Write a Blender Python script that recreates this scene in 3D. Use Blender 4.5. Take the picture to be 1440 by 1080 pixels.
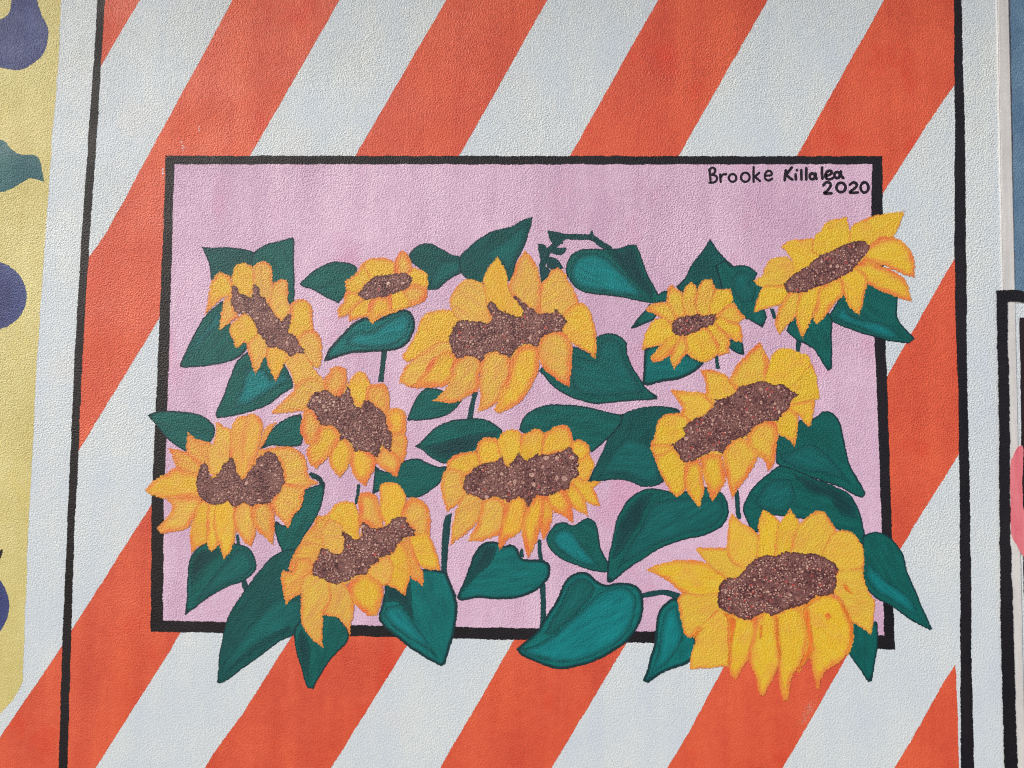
import bpy, math, random
import numpy as np
from mathutils import Matrix, Vector, noise
from mathutils.geometry import delaunay_2d_cdt

for o in list(bpy.data.objects):
    bpy.data.objects.remove(o)
scene = bpy.context.scene
random.seed(7)

# ------------------------------------------------------------------ camera
F_PX, CX, CY = 1040.0, 720.0, 540.0          # photograph is 1440 x 1080
CAM_H, DIST = 1.5, 1.1                       # camera height and distance to the wall (wall face is y = 0)
YAW, PITCH, ROLL = math.radians(2.162), math.radians(3.165), math.radians(-0.767)
_c, _s = math.cos, math.sin
_B = np.array([[1, 0, 0], [0, 0, 1], [0, -1, 0.0]])
_Rr = np.array([[_c(ROLL), -_s(ROLL), 0], [_s(ROLL), _c(ROLL), 0], [0, 0, 1]])
_Rx = np.array([[1, 0, 0], [0, _c(PITCH), -_s(PITCH)], [0, _s(PITCH), _c(PITCH)]])
_Rz = np.array([[_c(YAW), -_s(YAW), 0], [_s(YAW), _c(YAW), 0], [0, 0, 1]])
CM = _Rz @ _Rx @ _B @ _Rr
right, up, back = CM[:, 0], -CM[:, 1], -CM[:, 2]
cam_data = bpy.data.cameras.new('camera')
cam = bpy.data.objects.new('camera', cam_data)
scene.collection.objects.link(cam)
m = Matrix.Identity(4)
for i in range(3):
    m[i][0], m[i][1], m[i][2] = right[i], up[i], back[i]
m[0][3], m[1][3], m[2][3] = 0.0, -DIST, CAM_H
cam.matrix_world = m
cam_data.sensor_width = 36.0
cam_data.lens = F_PX / 1440.0 * 36.0
cam_data.clip_start = 0.02
cam_data.clip_end = 200.0
scene.camera = cam

# ------------------------------------------------------------------ light
SUN_DIR = Vector((-0.68, -0.62, 0.56)).normalized()   # from the wall towards the sun
world = bpy.data.worlds.new('World')
scene.world = world
world.use_nodes = True
wn = world.node_tree.nodes
bg = wn['Background']
sky = wn.new('ShaderNodeTexSky')
sky.sky_type = 'NISHITA'
sky.sun_disc = False
sky.sun_elevation = math.asin(SUN_DIR.z)
sky.sun_rotation = math.atan2(SUN_DIR.x, SUN_DIR.y)
sky.air_density = 1.0
sky.dust_density = 3.0
world.node_tree.links.new(sky.outputs[0], bg.inputs[0])
bg.inputs[1].default_value = 0.10
sun_data = bpy.data.lights.new('sun', 'SUN')
sun_data.energy = 1.35
sun_data.angle = math.radians(30)
sun_data.color = (1.0, 0.98, 0.95)
sun = bpy.data.objects.new('sun', sun_data)
scene.collection.objects.link(sun)
sun.rotation_euler = SUN_DIR.to_track_quat('Z', 'Y').to_euler()
sun.location = (-3, -3, 4)
vs = scene.view_settings
vs.view_transform = 'Standard'
vs.look = 'None'
vs.gamma = 1.0
vs.exposure = 0.42
scene.render.engine = 'CYCLES'
scene.cycles.use_denoising = False            # the denoiser smears the fine stucco grain
scene.cycles.use_adaptive_sampling = False
scene.cycles.max_bounces = 3
scene.cycles.transparent_max_bounces = 48
scene.cycles.filter_width = 1.1

# ------------------------------------------------------------------ helpers
def lin(c):
    return tuple((v / 255 / 12.92) if v <= 10 else ((v / 255 + 0.055) / 1.055) ** 2.4 for v in c)

GAIN = 1 / 0.76
def alb(*c):
    return tuple(min(0.86, v * GAIN) for v in lin(c))

LIFT = 0.35                                   # paint films: a few hundredths of a millimetre each
def wall_pt(px, py, lift):
    """photo pixel -> point on the wall face, lifted by lift millimetres of paint"""
    d = CM @ np.array([px - CX, py - CY, F_PX])
    t = DIST / d[1]
    return (d[0] * t, -lift * LIFT * 0.001, CAM_H + d[2] * t)

ORIGIN = dict(A=(200, 280), B=(400, 280), C=(560, 280), D=(740, 300), E=(1020, 270), G=(200, 480),
              H=(360, 480), I=(540, 420), J=(200, 640), K=(280, 780), L=(380, 640), M=(580, 560),
              N=(620, 720), O=(500, 760), P=(820, 540), Q=(900, 460), R=(1020, 540), S=(880, 700),
              T=(880, 800), U=(1030, 700), V=(1030, 800))
def pts(k, flat):
    """points read off an enlarged (4.8 x) view of the photograph -> photo pixels"""
    ox, oy = ORIGIN[k] if k else (0, 0)
    s = 4.8 if k else 1.0
    return [(ox + flat[i] / s, oy + flat[i + 1] / s) for i in range(0, len(flat), 2)]

def smooth(p, corner=58, sub=6):
    n = len(p)
    P = [np.array(q, float) for q in p]
    crn = []
    for i in range(n):
        a, b = P[i] - P[i - 1], P[(i + 1) % n] - P[i]
        ang = math.degrees(abs(math.atan2(a[0] * b[1] - a[1] * b[0], a @ b)))
        crn.append(ang > corner)
    out = []
    for i in range(n):
        p1, p2 = P[i], P[(i + 1) % n]
        L = np.linalg.norm(p2 - p1)
        t1 = (p2 - p1) if crn[i] else 0.5 * (p2 - P[i - 1])
        t2 = (p2 - p1) if crn[(i + 1) % n] else 0.5 * (P[(i + 2) % n] - p1)
        for t in (t1, t2):
            l = np.linalg.norm(t)
            if l > L:
                t *= L / l
        k = max(2, int(L / 2.6))
        for j in range(k):
            u = j / k
            h = (2 * u**3 - 3 * u**2 + 1) * p1 + (u**3 - 2 * u**2 + u) * t1 + (-2 * u**3 + 3 * u**2) * p2 + (u**3 - u**2) * t2
            out.append(h)
    return out

def dense(p, step=5.0):
    out = []
    n = len(p)
    for i in range(n):
        a, b = np.array(p[i], float), np.array(p[(i + 1) % n], float)
        k = max(1, int(np.linalg.norm(b - a) / step))
        for j in range(k):
            out.append(a + (b - a) * j / k)
    return out

def rough(p, amp, seed):
    """hand painted, slightly ragged outline"""
    out = []
    for x, y in p:
        q = Vector((x * 0.36, y * 0.36, seed))
        r = Vector((x * 0.045, y * 0.045, seed + 5))
        dx = noise.noise(q) * amp + noise.noise(r) * amp * 1.1
        dy = noise.noise(q + Vector((31, 7, 0))) * amp + noise.noise(r + Vector((13, 51, 0))) * amp * 1.1
        out.append((x + dx, y + dy))
    return out

_seed = [0]
def sheet(name, poly, lift, mat, parent=None, grid=7.0, amp=0.8, corner=58, color=None, axis=None, straight=False, step=5.0, ring=True):
    """one patch of paint: an outline in photo pixels, triangulated on the wall face with edge distance and stroke UVs"""
    _seed[0] += 1
    p = dense(poly, step) if straight else smooth(poly, corner)
    p = np.array(rough(p, amp, _seed[0] * 3.7))
    n = len(p)
    allp = [tuple(q) for q in p]
    x0, y0 = p.min(0); x1, y1 = p.max(0)
    a, b = p, np.roll(p, -1, 0)
    def edge_dist(Q):
        ab = b - a
        t = np.clip(((Q[:, None, :] - a) * ab).sum(2) / np.maximum((ab * ab).sum(1), 1e-9), 0, 1)
        c = a + t[..., None] * ab
        return np.sqrt(((Q[:, None, :] - c) ** 2).sum(2)).min(1)
    if grid:
        gx, gy = np.meshgrid(np.arange(x0, x1, grid), np.arange(y0, y1, grid * 0.87))
        gx = gx + (np.arange(gx.shape[0]) % 2)[:, None] * grid * 0.5
        Q = np.stack([gx.ravel(), gy.ravel()], 1)
        ins = np.zeros(len(Q), bool)
        for i in range(n):
            xa, ya = a[i]; xb, yb = b[i]
            if ya == yb:
                continue
            cnd = ((ya > Q[:, 1]) != (yb > Q[:, 1])) & (Q[:, 0] < (xb - xa) * (Q[:, 1] - ya) / (yb - ya) + xa)
            ins ^= cnd
        Q = Q[ins]
        if len(Q):
            Q = Q[edge_dist(Q) > max(2.2, grid * 0.45)]
            allp += [tuple(q) for q in Q]
    if ring:                                        # a ring of points just inside the outline, for the brushed edge
        tn = np.roll(p, -1, 0) - np.roll(p, 1, 0)
        tn /= np.linalg.norm(tn, axis=1)[:, None] + 1e-9
        area2 = (p[:, 0] * np.roll(p[:, 1], -1) - np.roll(p[:, 0], -1) * p[:, 1]).sum()
        nrm = np.stack([-tn[:, 1], tn[:, 0]], 1) * (1 if area2 > 0 else -1)
        R_ = p + nrm * 1.6
        R_ = R_[edge_dist(R_) > 0.9]
        allp += [tuple(q) for q in R_]
    res = delaunay_2d_cdt([Vector(q) for q in allp], [(i, (i + 1) % n) for i in range(n)], [], 1, 1e-4)
    vco, faces = res[0], res[2]
    W = [wall_pt(v.x, v.y, lift(v.x, v.y) if callable(lift) else lift) for v in vco]
    V2 = np.array([(v.x, v.y) for v in vco])
    cen = V2.mean(0)
    base = wall_pt(cen[0], cen[1], 0)
    me = bpy.data.meshes.new(name)
    fl = []
    for f in faces:
        A_, B_, C_ = (V2[k] for k in f[:3])
        cr = (B_[0] - A_[0]) * (C_[1] - A_[1]) - (B_[1] - A_[1]) * (C_[0] - A_[0])
        fl.append(tuple(f) if cr < 0 else tuple(reversed(f)))   # face the camera side (-y)
    me.from_pydata([(w[0], w[1], w[2]) for w in W], [], fl)
    at = me.attributes.new('edge', 'FLOAT', 'POINT')
    at.data.foreach_set('value', edge_dist(V2).astype(np.float32))
    if axis is None:
        d = V2 - cen
        ev, evec = np.linalg.eigh(d.T @ d)
        axis = evec[:, 1]
    axis = np.array(axis, float); axis /= (np.linalg.norm(axis) + 1e-9)
    uu = (V2 - cen) @ axis; vv = (V2 - cen) @ np.array([-axis[1], axis[0]])
    st = me.attributes.new('stroke', 'FLOAT_VECTOR', 'POINT')
    buf = np.stack([uu, vv, np.full(len(uu), _seed[0] * 17.3)], 1).astype(np.float32)
    st.data.foreach_set('vector', buf.ravel())
    me.materials.append(mat)
    o = bpy.data.objects.new(name, me)
    scene.collection.objects.link(o)
    if parent:
        o.parent = parent
    if color is not None:
        o.color = color
    return o

def empty(name, loc):
    o = bpy.data.objects.new(name, None)
    scene.collection.objects.link(o)
    o.empty_display_size = 0.05
    return o

def tag(o, label=None, cat=None, group=None, kind=None):
    if label: o['label'] = label
    if cat: o['category'] = cat
    if group: o['group'] = group
    if kind: o['kind'] = kind
    return o

# ------------------------------------------------------------------ materials
def stucco_group():
    g = bpy.data.node_groups.new('stucco_relief', 'ShaderNodeTree')
    g.interface.new_socket('Strength', in_out='INPUT', socket_type='NodeSocketFloat')
    g.interface.new_socket('Normal', in_out='OUTPUT', socket_type='NodeSocketVector')
    N, L = g.nodes, g.links
    gi, go = N.new('NodeGroupInput'), N.new('NodeGroupOutput')
    geo = N.new('ShaderNodeNewGeometry')
    mp = N.new('ShaderNodeMapping'); mp.inputs['Scale'].default_value = (1, 0, 1)
    L.new(geo.outputs['Position'], mp.inputs['Vector'])
    n1 = N.new('ShaderNodeTexNoise'); n1.inputs['Scale'].default_value = 400; n1.inputs['Detail'].default_value = 1.5
    n1.inputs['Roughness'].default_value = 0.5
    n2 = N.new('ShaderNodeTexNoise'); n2.inputs['Scale'].default_value = 70; n2.inputs['Detail'].default_value = 1.0
    n3 = N.new('ShaderNodeTexNoise'); n3.inputs['Scale'].default_value = 7.0; n3.inputs['Detail'].default_value = 4.0
    for n in (n1, n2, n3):
        L.new(mp.outputs[0], n.inputs['Vector'])
    a = N.new('ShaderNodeMath'); a.operation = 'MULTIPLY_ADD'; a.inputs[1].default_value = 0.22
    L.new(n2.outputs['Fac'], a.inputs[0]); L.new(n1.outputs['Fac'], a.inputs[2])
    r = N.new('ShaderNodeMapRange'); r.inputs['From Min'].default_value = 0.3; r.inputs['From Max'].default_value = 0.7
    r.inputs['To Min'].default_value = 0.6; r.inputs['To Max'].default_value = 1.15
    L.new(n3.outputs['Fac'], r.inputs['Value'])
    sx = N.new('ShaderNodeSeparateXYZ'); L.new(geo.outputs['Position'], sx.inputs[0])
    lo = N.new('ShaderNodeMapRange')                      # the roller coat is thinner low on the wall
    for k_, v_ in zip(('From Min', 'From Max', 'To Min', 'To Max'), (1.05, 1.6, 0.42, 0.95)):
        lo.inputs[k_].default_value = v_
    L.new(sx.outputs['Z'], lo.inputs['Value'])
    rl = N.new('ShaderNodeMath'); rl.operation = 'MULTIPLY'
    L.new(r.outputs[0], rl.inputs[0]); L.new(lo.outputs[0], rl.inputs[1])
    r = rl
    s = N.new('ShaderNodeMath'); s.operation = 'MULTIPLY'
    L.new(r.outputs[0], s.inputs[0]); L.new(gi.outputs['Strength'], s.inputs[1])
    b = N.new('ShaderNodeBump'); b.inputs['Distance'].default_value = 0.0040
    L.new(s.outputs[0], b.inputs['Strength']); L.new(a.outputs[0], b.inputs['Height'])
    L.new(b.outputs[0], go.inputs['Normal'])
    return g
STUCCO = stucco_group()

class Mat:
    def __init__(self, name, rough=0.5, relief=0.5, spec=0.55):
        self.m = bpy.data.materials.new(name)
        self.m.use_nodes = True
        self.N, self.L = self.m.node_tree.nodes, self.m.node_tree.links
        self.b = self.N['Principled BSDF']
        self.b.inputs['Roughness'].default_value = rough
        self.b.inputs['Specular IOR Level'].default_value = spec
        g = self.N.new('ShaderNodeGroup'); g.node_tree = STUCCO
        g.inputs['Strength'].default_value = relief
        self.L.new(g.outputs[0], self.b.inputs['Normal'])
    def node(self, t, **kw):
        n = self.N.new(t)
        for k, v in kw.items():
            setattr(n, k, v)
        return n
    def pos(self, scale=(1, 0, 1)):
        geo = self.node('ShaderNodeNewGeometry')
        mp = self.node('ShaderNodeMapping'); mp.inputs['Scale'].default_value = scale
        self.L.new(geo.outputs['Position'], mp.inputs['Vector'])
        return mp.outputs[0]
    def stroke(self, su=0.03, sv=0.22):
        a = self.node('ShaderNodeAttribute', attribute_name='stroke')
        mp = self.node('ShaderNodeMapping'); mp.inputs['Scale'].default_value = (su, sv, 1)
        self.L.new(a.outputs['Vector'], mp.inputs['Vector'])
        return mp.outputs[0]
    def noise(self, vec, scale, detail=3, rough=0.55):
        n = self.node('ShaderNodeTexNoise')
        n.inputs['Scale'].default_value = scale; n.inputs['Detail'].default_value = detail; n.inputs['Roughness'].default_value = rough
        self.L.new(vec, n.inputs['Vector'])
        return n.outputs['Fac']
    def remap(self, v, a, b, c=0.0, d=1.0):
        r = self.node('ShaderNodeMapRange')
        for k, x in zip(('From Min', 'From Max', 'To Min', 'To Max'), (a, b, c, d)):
            r.inputs[k].default_value = x
        self.L.new(v, r.inputs['Value'])
        return r.outputs[0]
    def math(self, op, a, b):
        n = self.node('ShaderNodeMath', operation=op)
        for i, v in enumerate((a, b)):
            if isinstance(v, (int, float)): n.inputs[i].default_value = v
            else: self.L.new(v, n.inputs[i])
        return n.outputs[0]
    def mix(self, f, a, b, blend='MIX'):
        n = self.node('ShaderNodeMix', data_type='RGBA', blend_type=blend)
        for s, v in ((n.inputs[0], f), (n.inputs[6], a), (n.inputs[7], b)):
            if isinstance(v, (int, float)): s.default_value = v
            elif isinstance(v, tuple): s.default_value = (*v[:3], 1)
            else: self.L.new(v, s)
        return n.outputs[2]
    def edge(self):
        return self.node('ShaderNodeAttribute', attribute_name='edge').outputs['Fac']
    def objcol(self):
        n = self.node('ShaderNodeObjectInfo')
        return n.outputs['Color'], n.outputs['Alpha']
    def out(self, col, fuzz=0.0):
        self.L.new(col, self.b.inputs['Base Color'])
        if fuzz:                                    # paint thins out and breaks up over the grain at its edge
            g = self.noise(self.pos(), 330, 1)
            e = self.math('ADD', self.edge(), self.remap(g, 0.32, 0.68, -fuzz * 0.7, fuzz))
            self.L.new(self.remap(e, 0.0, 0.35 + 0.7 * fuzz), self.b.inputs['Alpha'])
        return self.m

def flat_paint(name, c1, c2, rough=0.5, relief=0.5, scale=7.0, stretch=(1, 0, 1), spec=0.55, patch=None, fuzz=0.0):
    """one colour of wall paint, rolled on a little unevenly"""
    M = Mat(name, rough, relief, spec)
    n = M.noise(M.pos(stretch), scale, 5, 0.6)
    f = M.noise(M.pos((1, 0, 1)), 90, 2)
    v = M.math('ADD', M.remap(n, 0.32, 0.68), M.remap(f, 0.3, 0.7, -0.18, 0.18))
    lap = M.noise(M.pos((5.0, 0, 0.7)), 4.0, 3, 0.6)                  # vertical roller laps
    v = M.math('ADD', v, M.remap(lap, 0.35, 0.65, -0.3, 0.3))
    col = M.mix(v, c1, c2)
    if patch:                                                         # places gone over twice, and thin coverage
        p = M.noise(M.pos((1.3, 0, 1)), 9.0, 3, 0.55)
        col = M.mix(M.remap(p, 0.58, 0.70, 0, 0.75), col, patch)
    r = M.noise(M.pos(), 11.0, 3)
    M.L.new(M.remap(r, 0.3, 0.7, rough - 0.09, rough + 0.12), M.b.inputs['Roughness'])
    return M.out(col, fuzz)

WHITE = flat_paint('white wall paint', alb(189, 200, 211), alb(200, 208, 217), 0.5, 0.55, patch=alb(198, 204, 209))
CORAL = flat_paint('coral stripe paint', alb(192, 72, 51), alb(211, 92, 62), 0.5, 0.5, 5.0, patch=alb(202, 64, 42), fuzz=0.7)
PINK = flat_paint('pink panel paint', alb(189, 156, 185), alb(209, 180, 204), 0.5, 0.55, 4.0, patch=alb(198, 149, 181), fuzz=0.3)
BLACK = flat_paint('black line paint', alb(22, 21, 26), alb(32, 29, 35), 0.48, 0.45, 9.0, spec=0.32, fuzz=0.7)
BLACK_LETTER = flat_paint('black lettering paint', alb(26, 20, 28), alb(36, 28, 38), 0.48, 0.45, 9.0, spec=0.32)
YELLOW_FIELD = flat_paint('pale yellow paint', alb(190, 178, 112), alb(205, 196, 136), 0.5, 0.55, 5.0, patch=alb(200, 186, 112), fuzz=1.2)
PLUM = flat_paint('plum blue paint', alb(44, 52, 102), alb(66, 80, 130), 0.48, 0.5, 9.0, spec=0.4, fuzz=0.7)
SAGE = flat_paint('teal leaf paint', alb(30, 82, 94), alb(46, 98, 104), 0.48, 0.5, 9.0, spec=0.4, fuzz=0.7)
BLUE_FIELD = flat_paint('slate blue paint', alb(76, 106, 136), alb(98, 128, 154), 0.48, 0.5, 14.0)
ROSE = flat_paint('rose paint', alb(200, 92, 108), alb(216, 120, 130), 0.45, 0.15, 30.0, (2.5, 0, 0.4))
MAROON = flat_paint('dark maroon paint', alb(28, 14, 18), alb(40, 22, 24), 0.45, 0.3, 20.0)
TRIM_PAINT = flat_paint('trim gloss paint', alb(186, 186, 188), alb(206, 206, 206), 0.4, 0.06, 26.0, (6, 0, 0.35))

def petal_material():
    M = Mat('sunflower petal paint', 0.5, 0.52)
    col, rim = M.objcol()
    st = M.stroke(0.035, 0.2)
    n = M.noise(st, 1.0, 4, 0.6)
    n2 = M.noise(M.pos(), 34, 3)
    core = M.mix(M.remap(n, 0.4, 0.62), col, M.mix(0.62, col, alb(222, 178, 54)))
    core = M.mix(M.remap(n2, 0.47, 0.68, 0, 0.5), core, alb(210, 144, 70))
    fs = M.noise(M.stroke(0.05, 0.36), 1.0, 3, 0.6)              # bristle marks along the petal
    core = M.mix(M.remap(fs, 0.5, 0.7, 0, 0.38), core, alb(230, 192, 84))
    core = M.mix(M.remap(fs, 0.46, 0.28, 0, 0.28), core, alb(208, 136, 58))
    e = M.math('ADD', M.edge(), M.remap(n, 0.3, 0.7, 2.6, -2.6))
    # rim: alpha of the object colour sets its width and strength
    w = M.math('MULTIPLY', rim, 12.0)
    t = M.math('SUBTRACT', 1.0, M.math('DIVIDE', e, M.math('ADD', w, 0.4)))
    t = M.remap(t, 0.0, 0.62)
    t = M.math('MULTIPLY', t, M.remap(rim, 0.0, 0.8, 0.5, 1.0))
    side = M.noise(M.stroke(0.03, 0.05), 1.0, 2, 0.5)         # the orange edging comes and goes round each petal
    t = M.math('MULTIPLY', t, M.remap(side, 0.34, 0.52, 0.5, 1.0))
    red = M.mix(M.remap(n2, 0.35, 0.65), alb(222, 134, 60), alb(218, 106, 56))
    return M.out(M.mix(t, core, red), 1.5)
PETAL = petal_material()

def leaf_material(name, fill, outline, width):
    M = Mat(name, 0.5, 0.45, 0.35)
    n = M.noise(M.stroke(0.03, 0.13), 1.0, 4, 0.6)
    f = M.mix(M.remap(n, 0.35, 0.65), tuple(v * 0.82 for v in fill), tuple(min(1, v * 1.18) for v in fill))
    e = M.math('ADD', M.edge(), M.remap(n, 0.3, 0.7, 1.0, -1.0))
    t = M.remap(e, width * 0.6, width * 1.3, 1, 0)
    return M.out(M.mix(t, f, outline), 0.6)
OUTLINE = alb(16, 50, 56)
LEAF = leaf_material('leaf green paint', alb(11, 85, 82), OUTLINE, 2.4)
LEAF_DARK = leaf_material('deep green leaf paint', alb(13, 75, 75), OUTLINE, 2.0)
LEAF_BRIGHT = leaf_material('bright leaf paint', alb(9, 100, 100), OUTLINE, 4.4)
STEM = leaf_material('stem paint', alb(22, 66, 70), OUTLINE, 1.0)

def light_material(name, hi, lo, soft=8.0):
    M = Mat(name, 0.5, 0.42, 0.35)
    n = M.noise(M.stroke(0.03, 0.17), 1.0, 4, 0.65)
    e = M.math('ADD', M.edge(), M.remap(n, 0.3, 0.7, soft * .38, -soft * .38))
    t = M.remap(e, 0.06 * soft, soft)
    f = M.mix(M.remap(n, 0.35, 0.65), tuple(v * 0.82 for v in hi), tuple(min(1, v * 1.2) for v in hi))
    return M.out(M.mix(t, lo, f), 2.0)
HI_TEAL = light_material('bright teal leaf highlight', alb(12, 114, 118), alb(15, 76, 78))
HI_MID = light_material('green leaf highlight', alb(14, 90, 89), alb(16, 73, 75))
HI_DEEP = light_material('shaded leaf half', alb(15, 58, 63), alb(14, 72, 73))

ORANGE_STROKE = light_material('loose orange stroke', alb(219, 112, 46), alb(217, 160, 54), 2.5)

def seed_material():
    M = Mat('brown seed head paint', 0.5, 0.6)
    n = M.noise(M.pos(), 210, 3, 0.7)
    n2 = M.noise(M.pos(), 40, 3)
    c = M.mix(M.remap(n, 0.38, 0.62), alb(66, 36, 38), alb(124, 80, 78))
    c = M.mix(M.remap(n2, 0.42, 0.66, 0, 0.65), c, alb(132, 92, 88))
    c = M.mix(M.remap(n2, 0.46, 0.34, 0, 0.6), c, alb(76, 38, 42))
    t = M.remap(M.edge(), 0.5, 3.5, 0.75, 0)
    return M.out(M.mix(t, c, alb(72, 34, 40)), 1.5)
SEED = seed_material()
DAB_CREAM = flat_paint('cream dab paint', alb(168, 128, 120), alb(200, 166, 152), 0.5, 0.5, 60)
DAB_ROSE = flat_paint('rose dab paint', alb(130, 86, 82), alb(160, 116, 108), 0.5, 0.5, 60)
DAB_DARK = flat_paint('dark dab paint', alb(58, 28, 34), alb(74, 36, 42), 0.5, 0.5, 60)
DAB_RED = flat_paint('red dab paint', alb(150, 58, 58), alb(172, 74, 70), 0.5, 0.5, 60)

# ------------------------------------------------------------------ the wall
def box_mesh(name, x0, x1, y0, y1, z0, z1):
    me = bpy.data.meshes.new(name)
    v = [(x, y, z) for z in (z0, z1) for y in (y0, y1) for x in (x0, x1)]
    me.from_pydata(v, [], [(0, 1, 5, 4), (2, 6, 7, 3), (0, 4, 6, 2), (1, 3, 7, 5), (4, 5, 7, 6), (0, 2, 3, 1)])
    return me
wall_me = box_mesh('wall', -2.6, 2.6, 0.0, 0.22, 0.0, 3.0)
wall_me.materials.append(WHITE)
wall = bpy.data.objects.new('wall', wall_me)
scene.collection.objects.link(wall)
tag(wall, 'white painted stucco wall with a fine roller grain', kind='structure')

# unseen overhang, added above the wall only to darken its upper part
added_overhang_me = box_mesh('added_overhang', -2.6, 2.6, -0.52, -0.001, 2.72, 3.0)
added_overhang_me.materials.append(WHITE)
added_overhang = bpy.data.objects.new('added_overhang', added_overhang_me)
scene.collection.objects.link(added_overhang)
added_overhang.parent = wall

# smooth cover strip over the wall joint, with a fine raised lip along its left edge
def strip(name, xl0, xl1, xr0, xr1, d, mat, parent):
    """vertical bar between pixel columns at the top (0) and bottom (1080) of the photograph, d metres proud"""
    rows = []
    for py in range(-900, 1700, 8):
        t = py / 1080
        wob = 0.5 * noise.noise(Vector((py * 0.02, xl0, 0))) + 0.4 * noise.noise(Vector((py * 0.07, xl0, 4)))
        l = wall_pt(xl0 + (xl1 - xl0) * t + wob, py, 0); r = wall_pt(xr0 + (xr1 - xr0) * t + wob * 0.6, py, 0)
        dd = d * (1 + 0.3 * noise.noise(Vector((py * 0.05, xr0, 3))) * (1 if py < 300 else 0.4))
        b = min(0.0012, (r[0] - l[0]) * 0.25)
        rows.append([(l[0], 0.002, l[2]), (l[0], -dd + b * .6, l[2]), (l[0] + b, -dd, l[2]), (r[0] - b, -dd, r[2]), (r[0], -dd + b * .6, r[2]), (r[0], 0.002, r[2])])
    rows = [q for q in rows if 0.0 <= q[0][2] <= 3.0]
    v = [p for q in rows for p in q]
    f = []
    for i in range(len(rows) - 1):
        for j in range(5):
            a = i * 6 + j
            f.append((a, a + 6, a + 7, a + 1))
    me = bpy.data.meshes.new(name); me.from_pydata(v, [], f); me.materials.append(mat)
    o = bpy.data.objects.new(name, me); scene.collection.objects.link(o); o.parent = parent
    return o
TRIM_D = 0.0012
strip('joint_strip', 1402, 1423, 1418, 1442, TRIM_D, TRIM_PAINT, wall)
strip('joint_lip', 1400.6, 1421.4, 1402.4, 1423.2, TRIM_D + 0.0004, TRIM_PAINT, wall)

# ------------------------------------------------------------------ striped mural round the picture
striped = tag(empty('striped_mural', (0, 0, 0)), 'coral and white diagonal stripes between two black lines around the sunflower picture', 'mural')
STRIPES = [
    [140, 96, 141, -160, 286, -160, 197, 0],
    [119, 370, 150, 326, 240, 160, 327, 0, 420, -160, 572, -160, 478, 0, 355, 214, 223, 450, 106, 642, 109, 500],
    [-160, 1270, 0, 1036, 87, 908, 103, 882, 206, 720, 340, 494, 500, 218, 627, 0, 720, -160, 864, -160, 770, 0, 655, 204, 400, 636, 240, 914, 135, 1080, 20, 1270],
    [180, 1270, 298, 1062, 340, 1005, 411, 893, 620, 530, 802, 218, 925, 0, 1018, -160, 1174, -160, 1080, 0, 962, 206, 760, 570, 571, 911, 466, 1080, 350, 1270],
    [505, 1270, 618, 1080, 674, 985, 722, 900, 920, 556, 1121, 218, 1200, 77, 1243, 0, 1330, -160, 1347, -160, 1347, 112, 1303, 177, 1242, 272, 1060, 580, 878, 910, 776, 1080, 665, 1270],
    [830, 1270, 938, 1080, 971, 1025, 1014, 944, 1130, 730, 1247, 530, 1282, 468, 1345, 358, 1351, 470, 1356, 628, 1287, 737, 1255, 792, 1192, 921, 1133, 1025, 1101, 1080, 990, 1270],
    [1150, 1270, 1258, 1080, 1290, 1025, 1330, 954, 1344, 933, 1347, 1010, 1349, 1080, 1352, 1270],
]
for k, s in enumerate(STRIPES):
    sheet('stripe', pts('', s), 0.06, CORAL, striped, grid=40, amp=0.6, straight=True, step=4)
LB = [(-160, 145, 157), (0, 136.7, 148), (90, 131, 142), (180, 125, 137.5), (330, 114.5, 126.5), (510, 104.5, 116), (680, 97, 109), (720, 95, 106), (900, 87.5, 100.5), (1080, 82, 95), (1270, 76, 90)]
RB = [(-160, 1341, 1351), (0, 1341.5, 1352.5), (90, 1341.5, 1354.5), (180, 1342.5, 1357), (330, 1342, 1358.5), (420, 1343, 1360), (510, 1345, 1360), (560, 1347.5, 1361), (740, 1349.5, 1365), (920, 1350, 1366.5), (1080, 1351, 1370), (1270, 1353, 1374)]
for rows in (LB, RB):
    poly = [(a, y) for y, a, b in rows] + [(b, y) for y, a, b in reversed(rows)]
    sheet('border_line', poly, 0.14, BLACK, striped, grid=0, amp=0.7, straight=True, step=4)

# ------------------------------------------------------------------ neighbouring murals
fruit = tag(empty('fruit_mural', (0, 0, 0)), 'pale yellow mural with plum coloured fruit beside the striped mural', 'mural')
sheet('yellow_field', pts('', [86, -160, 86, 0, 82.5, 90, 75, 180, 64, 330, 52, 510, 44, 680, 41, 720, 34.5, 900, 33, 958, 19, 985, -2, 1006, -40, 1050, -160, 1120, -420, 1120, -420, -160]), 0.06, YELLOW_FIELD, fruit, grid=60, amp=0.8, straight=True)
sheet('fruit', pts('', [16, -40, 36, -30, 48, -10, 58, 18, 68, 42, 67, 62, 57, 80, 38, 95, 22, 99, 0, 95, -45, 85, -70, 50, -50, 25, -20, 32, 0, 27, 12, 18, 16, 0]), 0.14, PLUM, fruit)
sheet('leaf', pts('', [0, 196, 8, 200, 18, 211, 30, 217, 48, 217, 56, 225, 60, 240, 63, 256, 50, 252, 40, 252, 30, 258, 15, 266, 0, 271, -50, 265, -62, 220, -30, 192]), 0.16, SAGE, fruit)
sheet('fruit', [(-14 + 52 * math.cos(a * math.pi / 9), 416 + 49 * math.sin(a * math.pi / 9)) for a in range(18)], 0.14, PLUM, fruit)
sheet('fruit', [(-33 + 46 * math.cos(a * math.pi / 9), 852 + 52 * math.sin(a * math.pi / 9)) for a in range(18)], 0.14, PLUM, fruit)
sheet('fruit_stem', pts('', [-14, 800, -8, 782, 0, 774, 4, 772, 3, 782, -2, 790, -6, 802]), 0.16, BLACK, fruit)

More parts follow.
